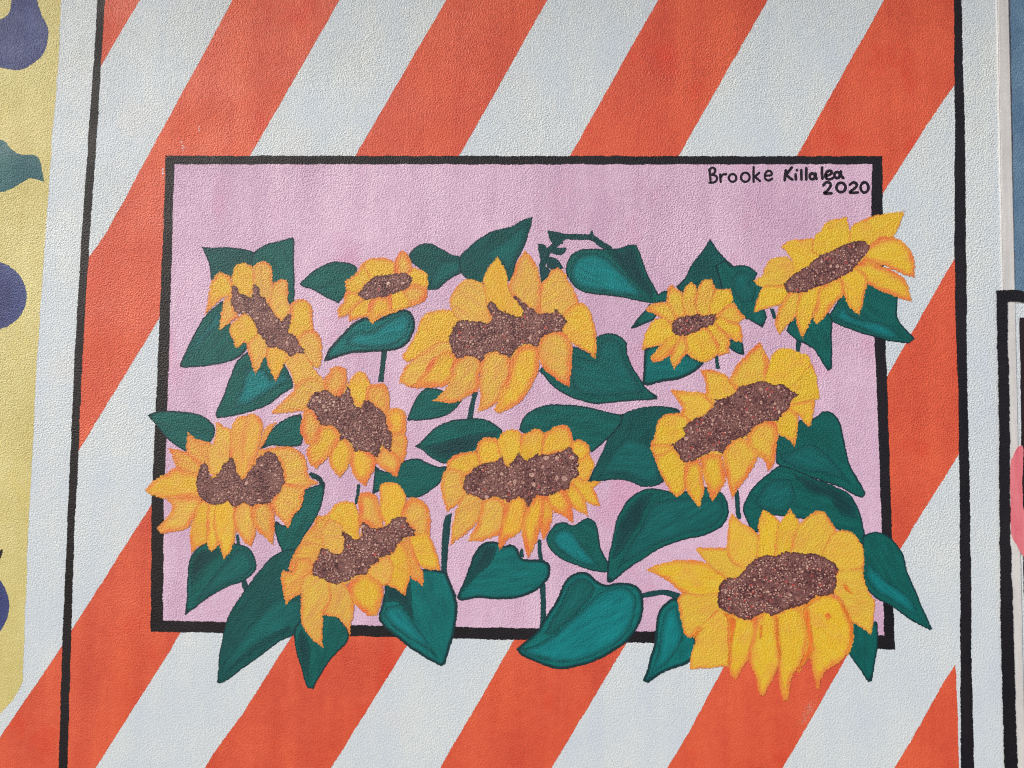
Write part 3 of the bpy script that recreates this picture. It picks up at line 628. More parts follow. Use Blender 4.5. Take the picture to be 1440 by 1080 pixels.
FLOWERS = [
 dict(label='tall narrow sunflower with a slanting seed head below twin green leaves', view='A', z=0,
  head=[600, 650, 605, 592, 625, 578, 650, 620, 690, 650, 735, 650, 740, 590, 765, 570, 785, 600, 792, 640, 850, 700, 905, 780, 950, 820, 985, 773, 1010, 790, 1000, 850, 985, 900, 1040, 940, 1104, 1036, 1060, 1042, 1000, 1070, 960, 1030, 900, 1000, 850, 1010, 830, 960, 790, 900, 740, 820, 700, 780, 650, 785, 620, 740],
  dabs=(.5, .9, .6, .0), petals=[
  (c(Y, .5), [620, 640, 600, 530, 575, 508, 525, 483, 490, 520, 462, 555, 448, 640, 418, 788, 480, 725, 545, 670, 620, 670]),
  (c(O, .4), [860, 720, 850, 640, 870, 590, 890, 560, 940, 536, 975, 545, 987, 600, 984, 690, 1005, 725, 1000, 800, 940, 830, 900, 800]),
  (c(O, .5), [640, 770, 610, 650, 555, 662, 540, 720, 525, 800, 518, 884, 570, 855, 610, 825, 660, 800]),
  (c(Y, .3), [620, 640, 598, 560, 610, 500, 627, 448, 660, 426, 710, 430, 748, 458, 765, 520, 760, 600, 690, 660]),
  (c(O, .45), [735, 640, 745, 560, 742, 460, 790, 423, 840, 428, 877, 465, 888, 550, 882, 640, 860, 720, 790, 660]),
  (c(Y, .5), [960, 880, 1000, 790, 1000, 718, 1050, 673, 1110, 678, 1152, 738, 1154, 820, 1170, 890, 1100, 940, 1030, 950]),
  (c(O, .55), [1030, 960, 1080, 900, 1160, 876, 1198, 910, 1218, 990, 1216, 1080, 1192, 1148, 1150, 1132, 1080, 1080, 1050, 1010]),
  (c(Y, .35), [690, 760, 620, 820, 592, 880, 610, 950, 625, 1000, 648, 1012, 690, 968, 740, 1010, 800, 930, 760, 830]),
  (c(O, .5), [800, 890, 722, 965, 703, 1000, 720, 1060, 745, 1140, 765, 1183, 792, 1140, 822, 1080, 860, 1030, 850, 960]),
  (c(Y, .5), [900, 980, 845, 1010, 838, 1060, 850, 1120, 880, 1190, 906, 1243, 926, 1200, 942, 1150, 965, 1110, 1000, 1100, 1020, 1060, 980, 1020]),
  (c(O, .25), [990, 1050, 1090, 1030, 1150, 1120, 1200, 1190, 1250, 1240, 1220, 1310, 1100, 1320, 1028, 1295, 1020, 1240, 995, 1160, 965, 1120]),
  ]),
 dict(label='small sunflower between two dark leaves in the top row', view='B', z=0,
  head=[488, 640, 530, 590, 590, 540, 640, 520, 740, 505, 820, 498, 868, 535, 850, 590, 790, 620, 700, 645, 620, 660, 560, 687, 518, 682],
  dabs=(.35, .9, .8, .1), petals=[
  (c(Y, .45), [405, 555, 490, 490, 530, 430, 580, 420, 640, 540, 540, 600, 490, 650, 425, 625]),
  (c(Y, .4), [525, 445, 570, 400, 640, 396, 705, 406, 755, 447, 760, 520, 640, 545, 580, 560]),
  (c(O, .7), [735, 530, 750, 400, 790, 343, 832, 370, 857, 425, 865, 480, 830, 540]),
  (c(Y, .4), [820, 520, 870, 458, 952, 490, 975, 560, 970, 610, 900, 630, 840, 590]),
  (c(O, .9), [840, 570, 970, 590, 962, 672, 900, 708, 840, 732, 770, 690, 770, 610]),
  (c(Y, .35), [700, 620, 800, 610, 865, 720, 800, 752, 720, 775, 640, 690]),
  (c(Y, .5), [500, 660, 620, 650, 610, 780, 540, 802, 438, 832, 428, 770, 470, 710]),
  (c(Y, .9), [590, 650, 720, 630, 745, 762, 650, 802, 594, 848, 560, 800, 560, 720]),
  (c(Y, .6), [398, 682, 420, 605, 510, 630, 540, 690, 470, 745, 430, 780, 366, 808, 358, 750]),
  ]),
 dict(label='large ochre sunflower with a wide ragged seed head in the middle of the top row', view='I', z=0,
  head=[428, 270, 470, 195, 520, 150, 620, 150, 705, 165, 718, 130, 698, 50, 722, 3, 770, 60, 850, 112, 925, 118, 945, 70, 864, -27, 887, -30, 975, 45, 1040, 85, 1135, 90, 1146, 60, 1200, 100, 1234, 160, 1200, 225, 1100, 240, 1060, 280, 1035, 332, 960, 315, 900, 345, 852, 407, 800, 385, 750, 356, 690, 378, 652, 434, 625, 400, 570, 386, 495, 407, 455, 350],
  dabs=(.7, .9, .6, .35), petals=[
  (c(Y, .35), [245, 130, 300, 90, 400, 73, 460, 83, 515, 120, 520, 190, 460, 300, 430, 350, 330, 360, 150, 434, 118, 400, 160, 330, 210, 230]),
  (c(O, .3), [540, 180, 460, 85, 438, 18, 474, -64, 526, -119, 596, -130, 668, -112, 712, 28, 730, 180, 616, 180]),
  (c(O, .5), [1040, 100, 1054, -92, 1096, -144, 1136, -194, 1186, -210, 1223, -172, 1248, -112, 1278, -72, 1310, 22, 1270, 100, 1190, 130, 1100, 120]),
  (c(Y, .45), [1190, 130, 1240, 60, 1306, 26, 1368, 46, 1398, 98, 1428, 208, 1434, 290, 1426, 412, 1366, 362, 1286, 312, 1210, 280, 1180, 220, 1200, 170]),
  (c(O, .65), [836, -90, 874, -172, 896, -244, 951, -330, 998, -272, 1038, -212, 1060, -112, 1062, -10, 1050, 110, 966, 70, 876, -10, 850, -50]),
  (c(Y, .25), [700, 50, 668, -102, 704, -204, 766, -287, 808, -222, 838, -132, 858, -32, 918, 28, 955, 100, 930, 140, 866, 140, 776, 90]),
  (c(O, .4), [360, 290, 450, 290, 480, 370, 400, 460, 300, 550, 200, 596, 97, 567, 150, 450, 250, 372]),
  (c(Y, .9), [420, 350, 510, 380, 500, 500, 425, 585, 300, 604, 175, 606, 260, 500, 330, 400]),
  (c(O, .8), [1040, 310, 1090, 225, 1200, 220, 1255, 275, 1275, 340, 1268, 480, 1252, 604, 1150, 533, 1080, 474, 1038, 400]),
  (c(O, .75), [460, 430, 560, 370, 640, 385, 665, 440, 648, 540, 644, 612, 560, 663, 480, 703, 325, 693, 400, 620, 445, 540]),
  (c(O, .6), [645, 450, 685, 370, 750, 345, 815, 378, 862, 412, 848, 520, 795, 640, 742, 722, 626, 774, 645, 690, 640, 560]),
  (c(Y, .85), [855, 410, 900, 335, 970, 308, 1035, 335, 1052, 420, 1024, 540, 952, 663, 860, 743, 780, 774, 741, 758, 780, 650, 828, 530]),
  ]),
 dict(label='small round sunflower with an oval reddish seed head under a pointed leaf', view='D', z=0,
  head=[982, 740, 1010, 710, 1090, 690, 1200, 680, 1270, 683, 1288, 710, 1250, 750, 1190, 780, 1100, 815, 1040, 830, 1000, 800],
  dabs=(.6, .6, .9, .9), petals=[
  (c(O, .7), [802, 656, 845, 616, 950, 593, 1010, 640, 1040, 720, 985, 755, 880, 692]),
  (c(O, .6), [945, 610, 953, 510, 985, 481, 1037, 520, 1075, 560, 1090, 710, 1010, 725, 970, 660]),
  (c(O, .4), [1045, 580, 1083, 480, 1120, 458, 1155, 500, 1175, 700, 1080, 710]),
  (c(O, .4), [1135, 580, 1188, 450, 1250, 436, 1274, 500, 1260, 700, 1160, 700]),
  (c(Y, .35), [1235, 600, 1278, 503, 1382, 508, 1398, 590, 1350, 670, 1280, 710, 1230, 700]),
  (c(O, .7), [1255, 700, 1340, 630, 1402, 598, 1478, 706, 1432, 747, 1380, 770, 1280, 740]),
  (c(Y, .6), [1235, 750, 1300, 695, 1432, 740, 1462, 815, 1467, 870, 1410, 872, 1370, 840, 1290, 820]),
  (c(Y, .6), [1180, 780, 1270, 720, 1372, 830, 1373, 942, 1300, 970, 1230, 910]),
  (c(Y, .7), [1070, 800, 1220, 760, 1305, 900, 1292, 963, 1200, 1005, 1100, 962, 1055, 900]),
  (c(Y, .3), [975, 740, 1040, 830, 935, 885, 840, 908, 777, 928, 790, 850, 815, 780, 860, 718, 940, 700]),
  (c(Y, .9), [1030, 800, 1080, 830, 1005, 935, 940, 988, 852, 1008, 842, 970, 900, 888, 960, 830]),
  (c(O, .6), [1000, 890, 1060, 800, 1098, 900, 1062, 972, 994, 1056, 973, 970]),
  ]),
 dict(label='spiky bright yellow sunflower crossing the black frame beneath the signature', view='E', z=0,
  head=[388, 640, 400, 600, 450, 560, 520, 510, 600, 465, 650, 430, 720, 385, 800, 350, 870, 333, 930, 333, 978, 375, 965, 420, 920, 460, 860, 522, 780, 577, 700, 612, 600, 652, 500, 683, 420, 683],
  dabs=(.6, .9, .8, .3), petals=[
  (c(O, .25), [185, 597, 240, 560, 270, 490, 300, 458, 360, 438, 430, 448, 490, 520, 460, 590, 420, 650, 250, 645]),
  (c(Y, .25), [371, 370, 430, 328, 520, 313, 600, 313, 690, 410, 660, 450, 540, 520, 460, 560, 450, 480, 420, 420]),
  (c(Y, .25), [585, 325, 640, 248, 700, 198, 818, 164, 838, 240, 850, 370, 720, 410, 640, 450, 575, 400]),
  (c(Y, .25), [820, 370, 848, 240, 930, 188, 1030, 153, 1214, 127, 1182, 210, 1132, 295, 1060, 345, 970, 400, 900, 370]),
  (c(Y, .8), [930, 400, 1040, 308, 1130, 298, 1202, 338, 1263, 408, 1284, 490, 1278, 584, 1200, 553, 1100, 514, 1000, 484, 920, 460]),
  (c(Y, .35), [250, 635, 400, 620, 445, 690, 390, 755, 300, 784, 190, 820, 210, 720]),
  (c(Y, .85), [840, 510, 960, 440, 1060, 496, 1182, 556, 1233, 630, 1264, 749, 1160, 713, 1050, 673, 950, 614, 870, 580]),
  (c(O, .6), [420, 680, 570, 650, 530, 780, 450, 872, 410, 912, 368, 965, 332, 900, 350, 810]),
  (c(Y, .5), [490, 670, 690, 600, 655, 720, 602, 820, 562, 910, 520, 995, 488, 940, 468, 850]),
  (c(Y, .75), [640, 640, 790, 560, 805, 680, 743, 750, 682, 832, 618, 905, 588, 860, 608, 760]),
  (c(Y, .6), [765, 560, 870, 500, 960, 560, 953, 640, 932, 740, 905, 839, 848, 790, 795, 690]),
  ]),
 dict(label='orange yellow sunflower with a crown shaped seed head overlapping the left frame bar', view='J', z=0,
  head=[368, 150, 390, 90, 425, 42, 450, 80, 470, 140, 490, 145, 550, 75, 600, 12, 625, 60, 640, 110, 665, 162, 690, 150, 740, 90, 790, 20, 840, -22, 880, -10, 930, 50, 957, 120, 962, 190, 940, 240, 900, 290, 870, 327, 800, 325, 745, 352, 715, 330, 680, 315, 620, 357, 580, 310, 530, 337, 480, 325, 400, 300, 373, 230],
  dabs=(.3, 1.0, .6, .0), petals=[
  (c(W, .7), [162, -52, 190, -20, 240, 95, 380, 160, 440, 80, 330, -20, 290, -25, 230, -42]),
  (c(W, .5), [308, -163, 360, -120, 462, -80, 490, -30, 490, 140, 440, 110, 380, 60, 298, -30]),
  (c(O, .35), [450, 130, 438, -40, 478, -100, 494, -238, 560, -196, 605, -180, 630, -60, 620, 60, 530, 130]),
  (c(W, .45), [720, 110, 770, 0, 812, -160, 850, -202, 908, -228, 882, -180, 832, -80, 800, -40, 865, -45, 850, 10, 780, 90]),
  (c(W, .45), [590, 60, 600, -190, 640, -252, 690, -265, 750, -278, 802, -250, 818, -200, 802, -80, 745, 80, 690, 190, 640, 160]),
  (c(Y, .7), [395, 120, 290, 105, 230, 78, 160, 118, 80, 168, 16, 236, 60, 272, 140, 302, 250, 293, 400, 290]),
  (c(O, .7), [410, 280, 250, 282, 150, 303, 200, 342, 180, 400, 140, 450, 97, 490, 130, 528, 230, 517, 322, 482, 355, 420, 420, 340]),
  (c(O, .6), [820, 10, 855, -57, 1000, -58, 1062, -32, 1102, 20, 1117, 90, 1132, 150, 1200, 190, 1100, 224, 1030, 250, 930, 230, 950, 140, 920, 40]),
  (c(O, .65), [930, 180, 1110, 205, 1088, 300, 1073, 360, 1022, 410, 986, 505, 938, 450, 888, 380, 870, 320, 890, 270]),
  (c(Y, .6), [380, 310, 460, 300, 485, 450, 448, 592, 400, 612, 328, 666, 320, 520, 340, 430]),
  (c(Y, .5), [445, 310, 525, 320, 545, 480, 517, 602, 470, 656, 438, 590, 428, 450]),
  (c(Y, .4), [495, 320, 580, 295, 630, 350, 645, 440, 628, 572, 602, 642, 545, 704, 523, 640, 508, 590, 478, 480]),
  (c(O, .55), [625, 350, 680, 300, 745, 335, 764, 430, 768, 520, 736, 619, 688, 590, 658, 540, 628, 500, 612, 420]),
  (c(O, .8), [745, 345, 810, 305, 875, 312, 896, 400, 892, 614, 830, 557, 780, 520, 743, 450]),
  ]),
 dict(label='sunflower leaning beside the tall narrow one with orange edged lower petals', view='H', z=1,
  head=[333, 430, 365, 380, 420, 335, 490, 328, 520, 350, 575, 375, 605, 330, 625, 287, 645, 330, 665, 400, 690, 435, 715, 440, 735, 392, 790, 420, 840, 460, 870, 500, 890, 580, 917, 640, 910, 680, 914, 748, 880, 735, 845, 705, 835, 750, 805, 784, 760, 750, 720, 740, 660, 737, 630, 680, 560, 662, 545, 600, 500, 570, 430, 572, 400, 500, 360, 465],
  dabs=(.75, .9, .9, .0), petals=[
  (c(O, .6), [500, 340, 470, 290, 400, 240, 340, 250, 262, 290, 250, 330, 150, 430, 92, 487, 150, 493, 260, 474, 350, 470, 390, 400, 450, 350]),
  (c(O, .9), [480, 350, 448, 260, 488, 210, 508, 178, 560, 168, 607, 183, 621, 240, 608, 310, 580, 390, 520, 370]),
  (c(Y, .4), [610, 340, 638, 250, 690, 203, 732, 208, 773, 280, 765, 340, 755, 410, 700, 450, 660, 410]),
  (c(W, .7), [735, 410, 743, 330, 758, 293, 820, 283, 872, 288, 898, 340, 904, 440, 890, 520, 840, 480, 790, 440]),
  (c(Y, .9), [870, 500, 898, 458, 940, 443, 992, 453, 1013, 490, 1018, 560, 1005, 625, 950, 650, 890, 620, 880, 560]),
  (c(W, .6), [895, 640, 960, 612, 1008, 622, 1023, 680, 1013, 760, 988, 825, 920, 780, 890, 740]),
  (c(O, .8), [825, 760, 860, 700, 920, 740, 988, 800, 972, 860, 957, 928, 900, 893, 840, 853, 805, 812]),
  (c(Y, .8), [640, 710, 720, 715, 780, 755, 815, 790, 808, 850, 782, 900, 741, 984, 698, 952, 652, 880, 632, 800]),
  (c(Y, .6), [550, 640, 610, 655, 645, 715, 645, 780, 623, 850, 560, 924, 518, 870, 487, 780, 515, 700]),
  (c(O, .9), [330, 460, 380, 450, 420, 500, 440, 580, 425, 640, 400, 710, 330, 695, 297, 600, 308, 510]),
  (c(Y, .85), [425, 580, 490, 555, 560, 600, 568, 660, 525, 740, 472, 803, 410, 864, 357, 822, 342, 730, 400, 660]),
  ]),
 dict(label='sunflower with a jagged speckled seed head hanging over the bottom frame bar', view='L', z=0,
  head=[272, 802, 290, 740, 340, 630, 370, 620, 420, 655, 455, 667, 490, 640, 500, 570, 483, 508, 520, 530, 565, 575, 600, 570, 615, 520, 605, 480, 630, 448, 680, 480, 730, 490, 790, 480, 820, 445, 880, 416, 912, 430, 940, 480, 988, 505, 977, 552, 900, 557, 860, 612, 810, 672, 742, 692, 730, 742, 680, 747, 650, 802, 590, 812, 520, 857, 440, 882, 390, 862, 330, 827],
  dabs=(.9, 1.0, .8, .25), petals=[
  (c(W, .55), [360, 650, 310, 760, 150, 795, 122, 762, 150, 680, 200, 590, 270, 490, 320, 408, 380, 416, 450, 470, 440, 580]),
  (c(W, .5), [310, 760, 250, 850, 207, 940, 160, 962, 104, 1014, 83, 930, 73, 830, 88, 772, 115, 780, 145, 785, 175, 700, 260, 690]),
  (c(Y, .35), [325, 420, 400, 378, 440, 328, 500, 310, 562, 318, 593, 360, 605, 440, 605, 590, 520, 560, 460, 480]),
  (c(O, .35), [395, 425, 485, 465, 510, 640, 455, 690, 370, 650, 345, 520]),
  (c(Y, .35), [735, 255, 738, 198, 800, 178, 862, 193, 908, 250, 918, 330, 890, 430, 830, 460, 790, 500, 750, 420, 735, 330]),
  (c(O, .85), [588, 380, 597, 278, 640, 248, 702, 263, 733, 300, 755, 380, 755, 500, 690, 500, 640, 470, 610, 500, 588, 420]),
  (c(O, .85), [875, 435, 898, 340, 930, 292, 980, 287, 1042, 318, 1078, 370, 1088, 450, 1084, 540, 1064, 610, 1000, 620, 930, 570, 960, 510, 920, 480]),
  (c(Y, .45), [910, 550, 1060, 515, 1093, 580, 1123, 660, 1154, 780, 1100, 773, 1040, 768, 985, 720, 920, 600]),
  (c(W, .6), [860, 590, 945, 560, 988, 680, 1037, 800, 1037, 890, 990, 853, 945, 822, 890, 720]),
  (c(Y, .55), [780, 690, 870, 580, 925, 640, 954, 760, 933, 870, 912, 955, 850, 908, 785, 872, 760, 770]),
  (c(O, .35), [680, 740, 800, 670, 835, 760, 808, 865, 775, 885, 740, 905, 680, 850, 640, 800]),
  (c(O, .45), [340, 842, 400, 820, 500, 860, 562, 952, 568, 1072, 536, 1230, 508, 1154, 450, 1096, 358, 1080, 335, 972]),
  (c(O, .4), [215, 835, 300, 780, 400, 822, 410, 972, 365, 1092, 357, 1308, 258, 1214, 212, 1142, 202, 972]),
  (c(Y, .9), [515, 880, 560, 835, 660, 790, 765, 880, 748, 1000, 722, 1084, 650, 1076, 588, 1023, 542, 970]),
  ]),
 dict(label='sunflower with cream dotted seed head in the middle of the pink panel', view='M', z=0,
  head=[345, 515, 400, 480, 450, 450, 540, 425, 600, 385, 620, 440, 650, 450, 700, 410, 730, 360, 745, 410, 780, 425, 820, 390, 860, 335, 850, 380, 940, 365, 1020, 345, 1060, 332, 1090, 370, 1135, 405, 1130, 460, 1125, 520, 1080, 545, 1040, 620, 990, 625, 900, 660, 830, 650, 790, 720, 770, 740, 755, 670, 700, 665, 650, 715, 600, 680, 540, 675, 480, 695, 440, 670, 370, 640, 345, 580],
  dabs=(1.0, .8, .8, .3), big=1, petals=[
  (c(Y, .6), [225, 440, 270, 395, 340, 365, 430, 355, 470, 400, 480, 470, 400, 500, 340, 540, 250, 520, 228, 480]),
  (c(Y, .6), [430, 350, 450, 290, 490, 265, 560, 270, 620, 330, 630, 420, 540, 450, 450, 470]),
  (c(Y, .3), [570, 320, 600, 240, 640, 212, 690, 208, 730, 235, 750, 330, 740, 420, 660, 480, 610, 430]),
  (c(Y, .4), [730, 250, 770, 235, 830, 205, 890, 225, 910, 300, 870, 400, 780, 450, 730, 400]),
  (c(Y, .6), [880, 250, 920, 215, 980, 180, 1030, 175, 1070, 210, 1088, 270, 1085, 350, 1030, 370, 920, 390, 860, 390]),
  (c(Y, .55), [1050, 360, 1080, 290, 1130, 272, 1180, 300, 1198, 350, 1200, 410, 1150, 440, 1100, 420]),
  (c(Y, .5), [1100, 430, 1190, 360, 1228, 440, 1210, 520, 1170, 580, 1100, 590, 1100, 500]),
  (c(Y, .4), [1040, 600, 1110, 520, 1180, 560, 1282, 556, 1220, 610, 1245, 660, 1272, 735, 1200, 720, 1140, 680, 1060, 660]),
  (c(Y, .55), [1020, 620, 1080, 560, 1160, 660, 1190, 800, 1120, 770, 1060, 720]),
  (c(O, .5), [340, 560, 360, 500, 250, 470, 215, 500, 188, 570, 195, 640, 230, 770, 300, 720, 400, 650]),
  (c(Y, .9), [890, 640, 960, 600, 1040, 610, 1075, 720, 1085, 850, 1020, 800, 940, 770, 890, 720]),
  (c(Y, .85), [840, 650, 900, 645, 945, 740, 940, 830, 900, 940, 880, 960, 850, 850, 830, 740]),
  (c(O, .4), [350, 620, 400, 640, 480, 680, 500, 760, 450, 830, 360, 920, 255, 998, 260, 880, 300, 720]),
  (c(O, .6), [470, 690, 540, 660, 620, 685, 640, 770, 600, 900, 480, 960, 370, 965, 380, 930, 440, 840]),
  (c(Y, .75), [620, 720, 690, 660, 760, 670, 770, 780, 730, 900, 640, 960, 585, 1030, 580, 940, 600, 830]),
  (c(Y, .85), [760, 750, 800, 690, 850, 640, 895, 680, 890, 800, 840, 960, 780, 1085, 745, 980, 730, 880]),
  ]),
 dict(label='big sunflower with a long slanted seed head above the dark stem on the right', view='Q', z=0,
  head=[203, 797, 260, 770, 300, 720, 298, 670, 380, 620, 450, 570, 490, 520, 488, 488, 550, 480, 620, 450, 670, 403, 740, 388, 830, 370, 900, 380, 970, 388, 1010, 420, 1058, 450, 1020, 490, 1010, 550, 960, 590, 920, 637, 840, 637, 760, 692, 700, 747, 650, 752, 600, 782, 560, 852, 480, 852, 410, 882, 370, 907, 298, 922, 260, 850],
  dabs=(.6, .9, .8, .5), petals=[
  (c(O, .7), [203, 417, 280, 428, 380, 433, 440, 448, 500, 500, 480, 580, 380, 650, 320, 670, 268, 590, 280, 540, 238, 480]),
  (c(Y, .6), [62, 800, 98, 720, 118, 640, 158, 588, 220, 577, 295, 588, 350, 650, 330, 740, 230, 810, 130, 825]),
  (c(W, .5), [397, 287, 470, 288, 560, 308, 625, 358, 700, 410, 620, 480, 500, 530, 440, 470, 438, 380]),
  (c(O, .9), [595, 370, 638, 280, 698, 200, 811, 96, 843, 160, 874, 230, 862, 330, 850, 400, 740, 420, 650, 430]),
  (c(Y, .2), [835, 390, 876, 220, 918, 158, 980, 143, 1060, 163, 1132, 188, 1153, 240, 1175, 300, 1080, 450, 970, 420, 880, 410]),
  (c(Y, .25), [990, 430, 1148, 240, 1192, 330, 1219, 482, 1180, 492, 1110, 570, 990, 580, 1030, 480]),
  (c(Y, .6), [1000, 520, 1182, 478, 1173, 560, 1150, 684, 1098, 643, 1070, 600, 990, 580]),
  (c(Y, .55), [900, 620, 1010, 540, 1074, 588, 1063, 700, 1041, 820, 998, 763, 930, 723, 890, 690]),
  (c(W, .7), [62, 795, 130, 785, 220, 795, 280, 860, 310, 930, 160, 910, 108, 902, 78, 840]),
  (c(Y, .55), [94, 864, 156, 842, 225, 810, 310, 920, 320, 1004, 308, 1106, 246, 1153, 184, 1086, 144, 1006, 114, 944]),
  (c(Y, .8), [294, 910, 400, 890, 430, 1024, 438, 1104, 401, 1228, 354, 1166, 304, 1106, 292, 1024]),
  (c(O, .95), [715, 740, 765, 675, 840, 625, 915, 645, 934, 720, 919, 860, 903, 932, 860, 974, 838, 905, 805, 880, 735, 840]),
  (c(O, .95), [555, 860, 595, 780, 650, 740, 715, 760, 808, 850, 765, 960, 694, 1052, 642, 1122, 615, 1170, 598, 1080, 572, 980]),
  (c(Y, .98), [402, 884, 466, 850, 550, 856, 570, 944, 580, 1034, 528, 1126, 486, 1188, 454, 1106, 422, 1014]),
  ]),
 dict(label='largest sunflower with long drooping petals over the bottom right corner of the frame', view='S', z=0,
  head=[612, 650, 640, 580, 690, 540, 770, 520, 820, 470, 870, 408, 950, 383, 1020, 385, 1090, 363, 1180, 370, 1260, 378, 1340, 400, 1400, 430, 1449, 482, 1425, 520, 1420, 580, 1402, 642, 1290, 662, 1200, 722, 1100, 747, 1040, 782, 980, 790, 930, 772, 880, 802, 840, 828, 760, 812, 680, 772, 622, 722],
  dabs=(1.0, .7, 1.0, .6), strokes=[
   [640, 772, 700, 790, 748, 832, 730, 960, 706, 1130, 680, 1130, 700, 960, 688, 830],
   [1190, 762, 1240, 742, 1250, 850, 1264, 960, 1256, 1060, 1205, 1125, 1168, 1185, 1158, 1150, 1220, 1010, 1212, 880],
   [1200, 770, 1222, 708, 1290, 662, 1400, 636, 1330, 672, 1262, 704],
   [1338, 782, 1365, 768, 1392, 790, 1376, 832, 1350, 826],
   [1425, 688, 1470, 716, 1512, 800, 1540, 880, 1526, 1000, 1490, 1085, 1502, 960, 1500, 860, 1458, 760],
   [888, 850, 922, 850, 927, 940, 905, 965], [1006, 800, 1036, 800, 1030, 900, 1048, 1050, 1032, 1130, 1008, 980],
   [1450, 568, 1490, 578, 1542, 642, 1510, 642, 1460, 602], [440, 945, 462, 900, 540, 868, 510, 900, 470, 950]], petals=[
  (c(W, .9), [680, 780, 1000, 760, 1300, 680, 1500, 760, 1515, 960, 1430, 1085, 1300, 1120, 1190, 1060, 1130, 1130, 1030, 1080, 900, 1110, 840, 1030, 760, 1120, 700, 1110]),
  (c(Y, .7), [127, 482, 240, 438, 360, 418, 520, 428, 640, 500, 720, 560, 680, 640, 620, 680, 500, 670, 380, 645, 280, 562]),
  (c(O, .5), [461, 334, 580, 333, 690, 345, 770, 400, 860, 440, 790, 540, 700, 560, 610, 500, 520, 422]),
  (c(O, .55), [678, 360, 688, 180, 714, 104, 772, 158, 842, 198, 905, 260, 910, 350, 890, 440, 820, 500, 750, 460, 695, 410]),
  (c(Y, .4), [878, 410, 888, 250, 893, 160, 924, 78, 982, 108, 1040, 160, 1055, 280, 1030, 410, 940, 410]),
  (c(Y, .3), [1000, 400, 1018, 200, 1058, 130, 1105, 76, 1142, 120, 1175, 160, 1180, 280, 1140, 400, 1060, 400]),
  (c(O, .5), [1100, 390, 1145, 200, 1220, 128, 1290, 88, 1342, 88, 1384, 150, 1425, 220, 1410, 330, 1340, 430, 1220, 410]),
  (c(O, .35), [1310, 420, 1370, 270, 1420, 220, 1480, 220, 1547, 248, 1593, 310, 1615, 400, 1605, 500, 1520, 530, 1430, 530, 1380, 450]),
  (c(O, .4), [1410, 490, 1600, 465, 1618, 580, 1653, 650, 1683, 700, 1675, 790, 1652, 939, 1580, 873, 1505, 825, 1470, 720, 1390, 640, 1400, 560]),
  (c(O, .55), [347, 680, 378, 630, 500, 645, 640, 640, 680, 760, 600, 860, 505, 885, 440, 949, 398, 932, 377, 860, 357, 770]),
  (c(O, .35), [470, 900, 620, 745, 720, 800, 715, 980, 698, 1140, 640, 1144, 427, 1162, 438, 1060, 468, 960]),
  (c(Y, .8), [1190, 770, 1250, 680, 1360, 640, 1445, 672, 1505, 780, 1534, 870, 1524, 980, 1504, 1055, 1420, 1125, 1342, 1175, 1307, 1285, 1284, 1290, 1262, 1200, 1236, 1000, 1195, 880]),
  (c(Y, .75), [675, 765, 760, 790, 880, 800, 890, 930, 845, 1082, 802, 1134, 740, 1236, 697, 1182, 686, 980]),
  (c(Y, .7), [1000, 780, 1100, 725, 1180, 735, 1222, 860, 1222, 1000, 1180, 1112, 1125, 1204, 1098, 1365, 1064, 1372, 1036, 1262, 1026, 1080]),
  (c(Y, .7), [875, 830, 940, 755, 1010, 780, 1036, 930, 1044, 1082, 1004, 1204, 932, 1336, 903, 1336, 866, 1202, 826, 1082, 846, 930]),
  ]),
]

def poly_inside(P, q):
    c_ = False
    for i in range(len(P)):
        (xa, ya), (xb, yb) = P[i - 1], P[i]
        if (ya > q[1]) != (yb > q[1]) and q[0] < (xb - xa) * (q[1] - ya) / (yb - ya) + xa:
            c_ = not c_
    return c_

def dabs(name, centres, lift, mat, parent, kmin=5):
    """many small brush dabs of one colour joined into one part"""
    v, f = [], []
    kept = []
    for (x, y, r) in centres:
        if any((x - a_) ** 2 + (y - b_) ** 2 < (1.25 * (r + c_)) ** 2 for a_, b_, c_ in kept):
            continue
        kept.append((x, y, r))
        k = 7
        ph = random.random() * 6.3
        st = random.uniform(0.75, 1.25)
        s0 = len(v)
        for j in range(k):
            a = ph + j * 2 * math.pi / k
            rr = r * random.uniform(0.75, 1.2)
            v.append(wall_pt(x + rr * st * math.cos(a), y + rr / st * math.sin(a), lift))
        f.append(tuple(range(s0, s0 + k)))
    me = bpy.data.meshes.new(name); me.from_pydata(v, [], f); me.materials.append(mat)
    o = bpy.data.objects.new(name, me); scene.collection.objects.link(o); o.parent = parent
    o['kind'] = 'stuff'
    return o

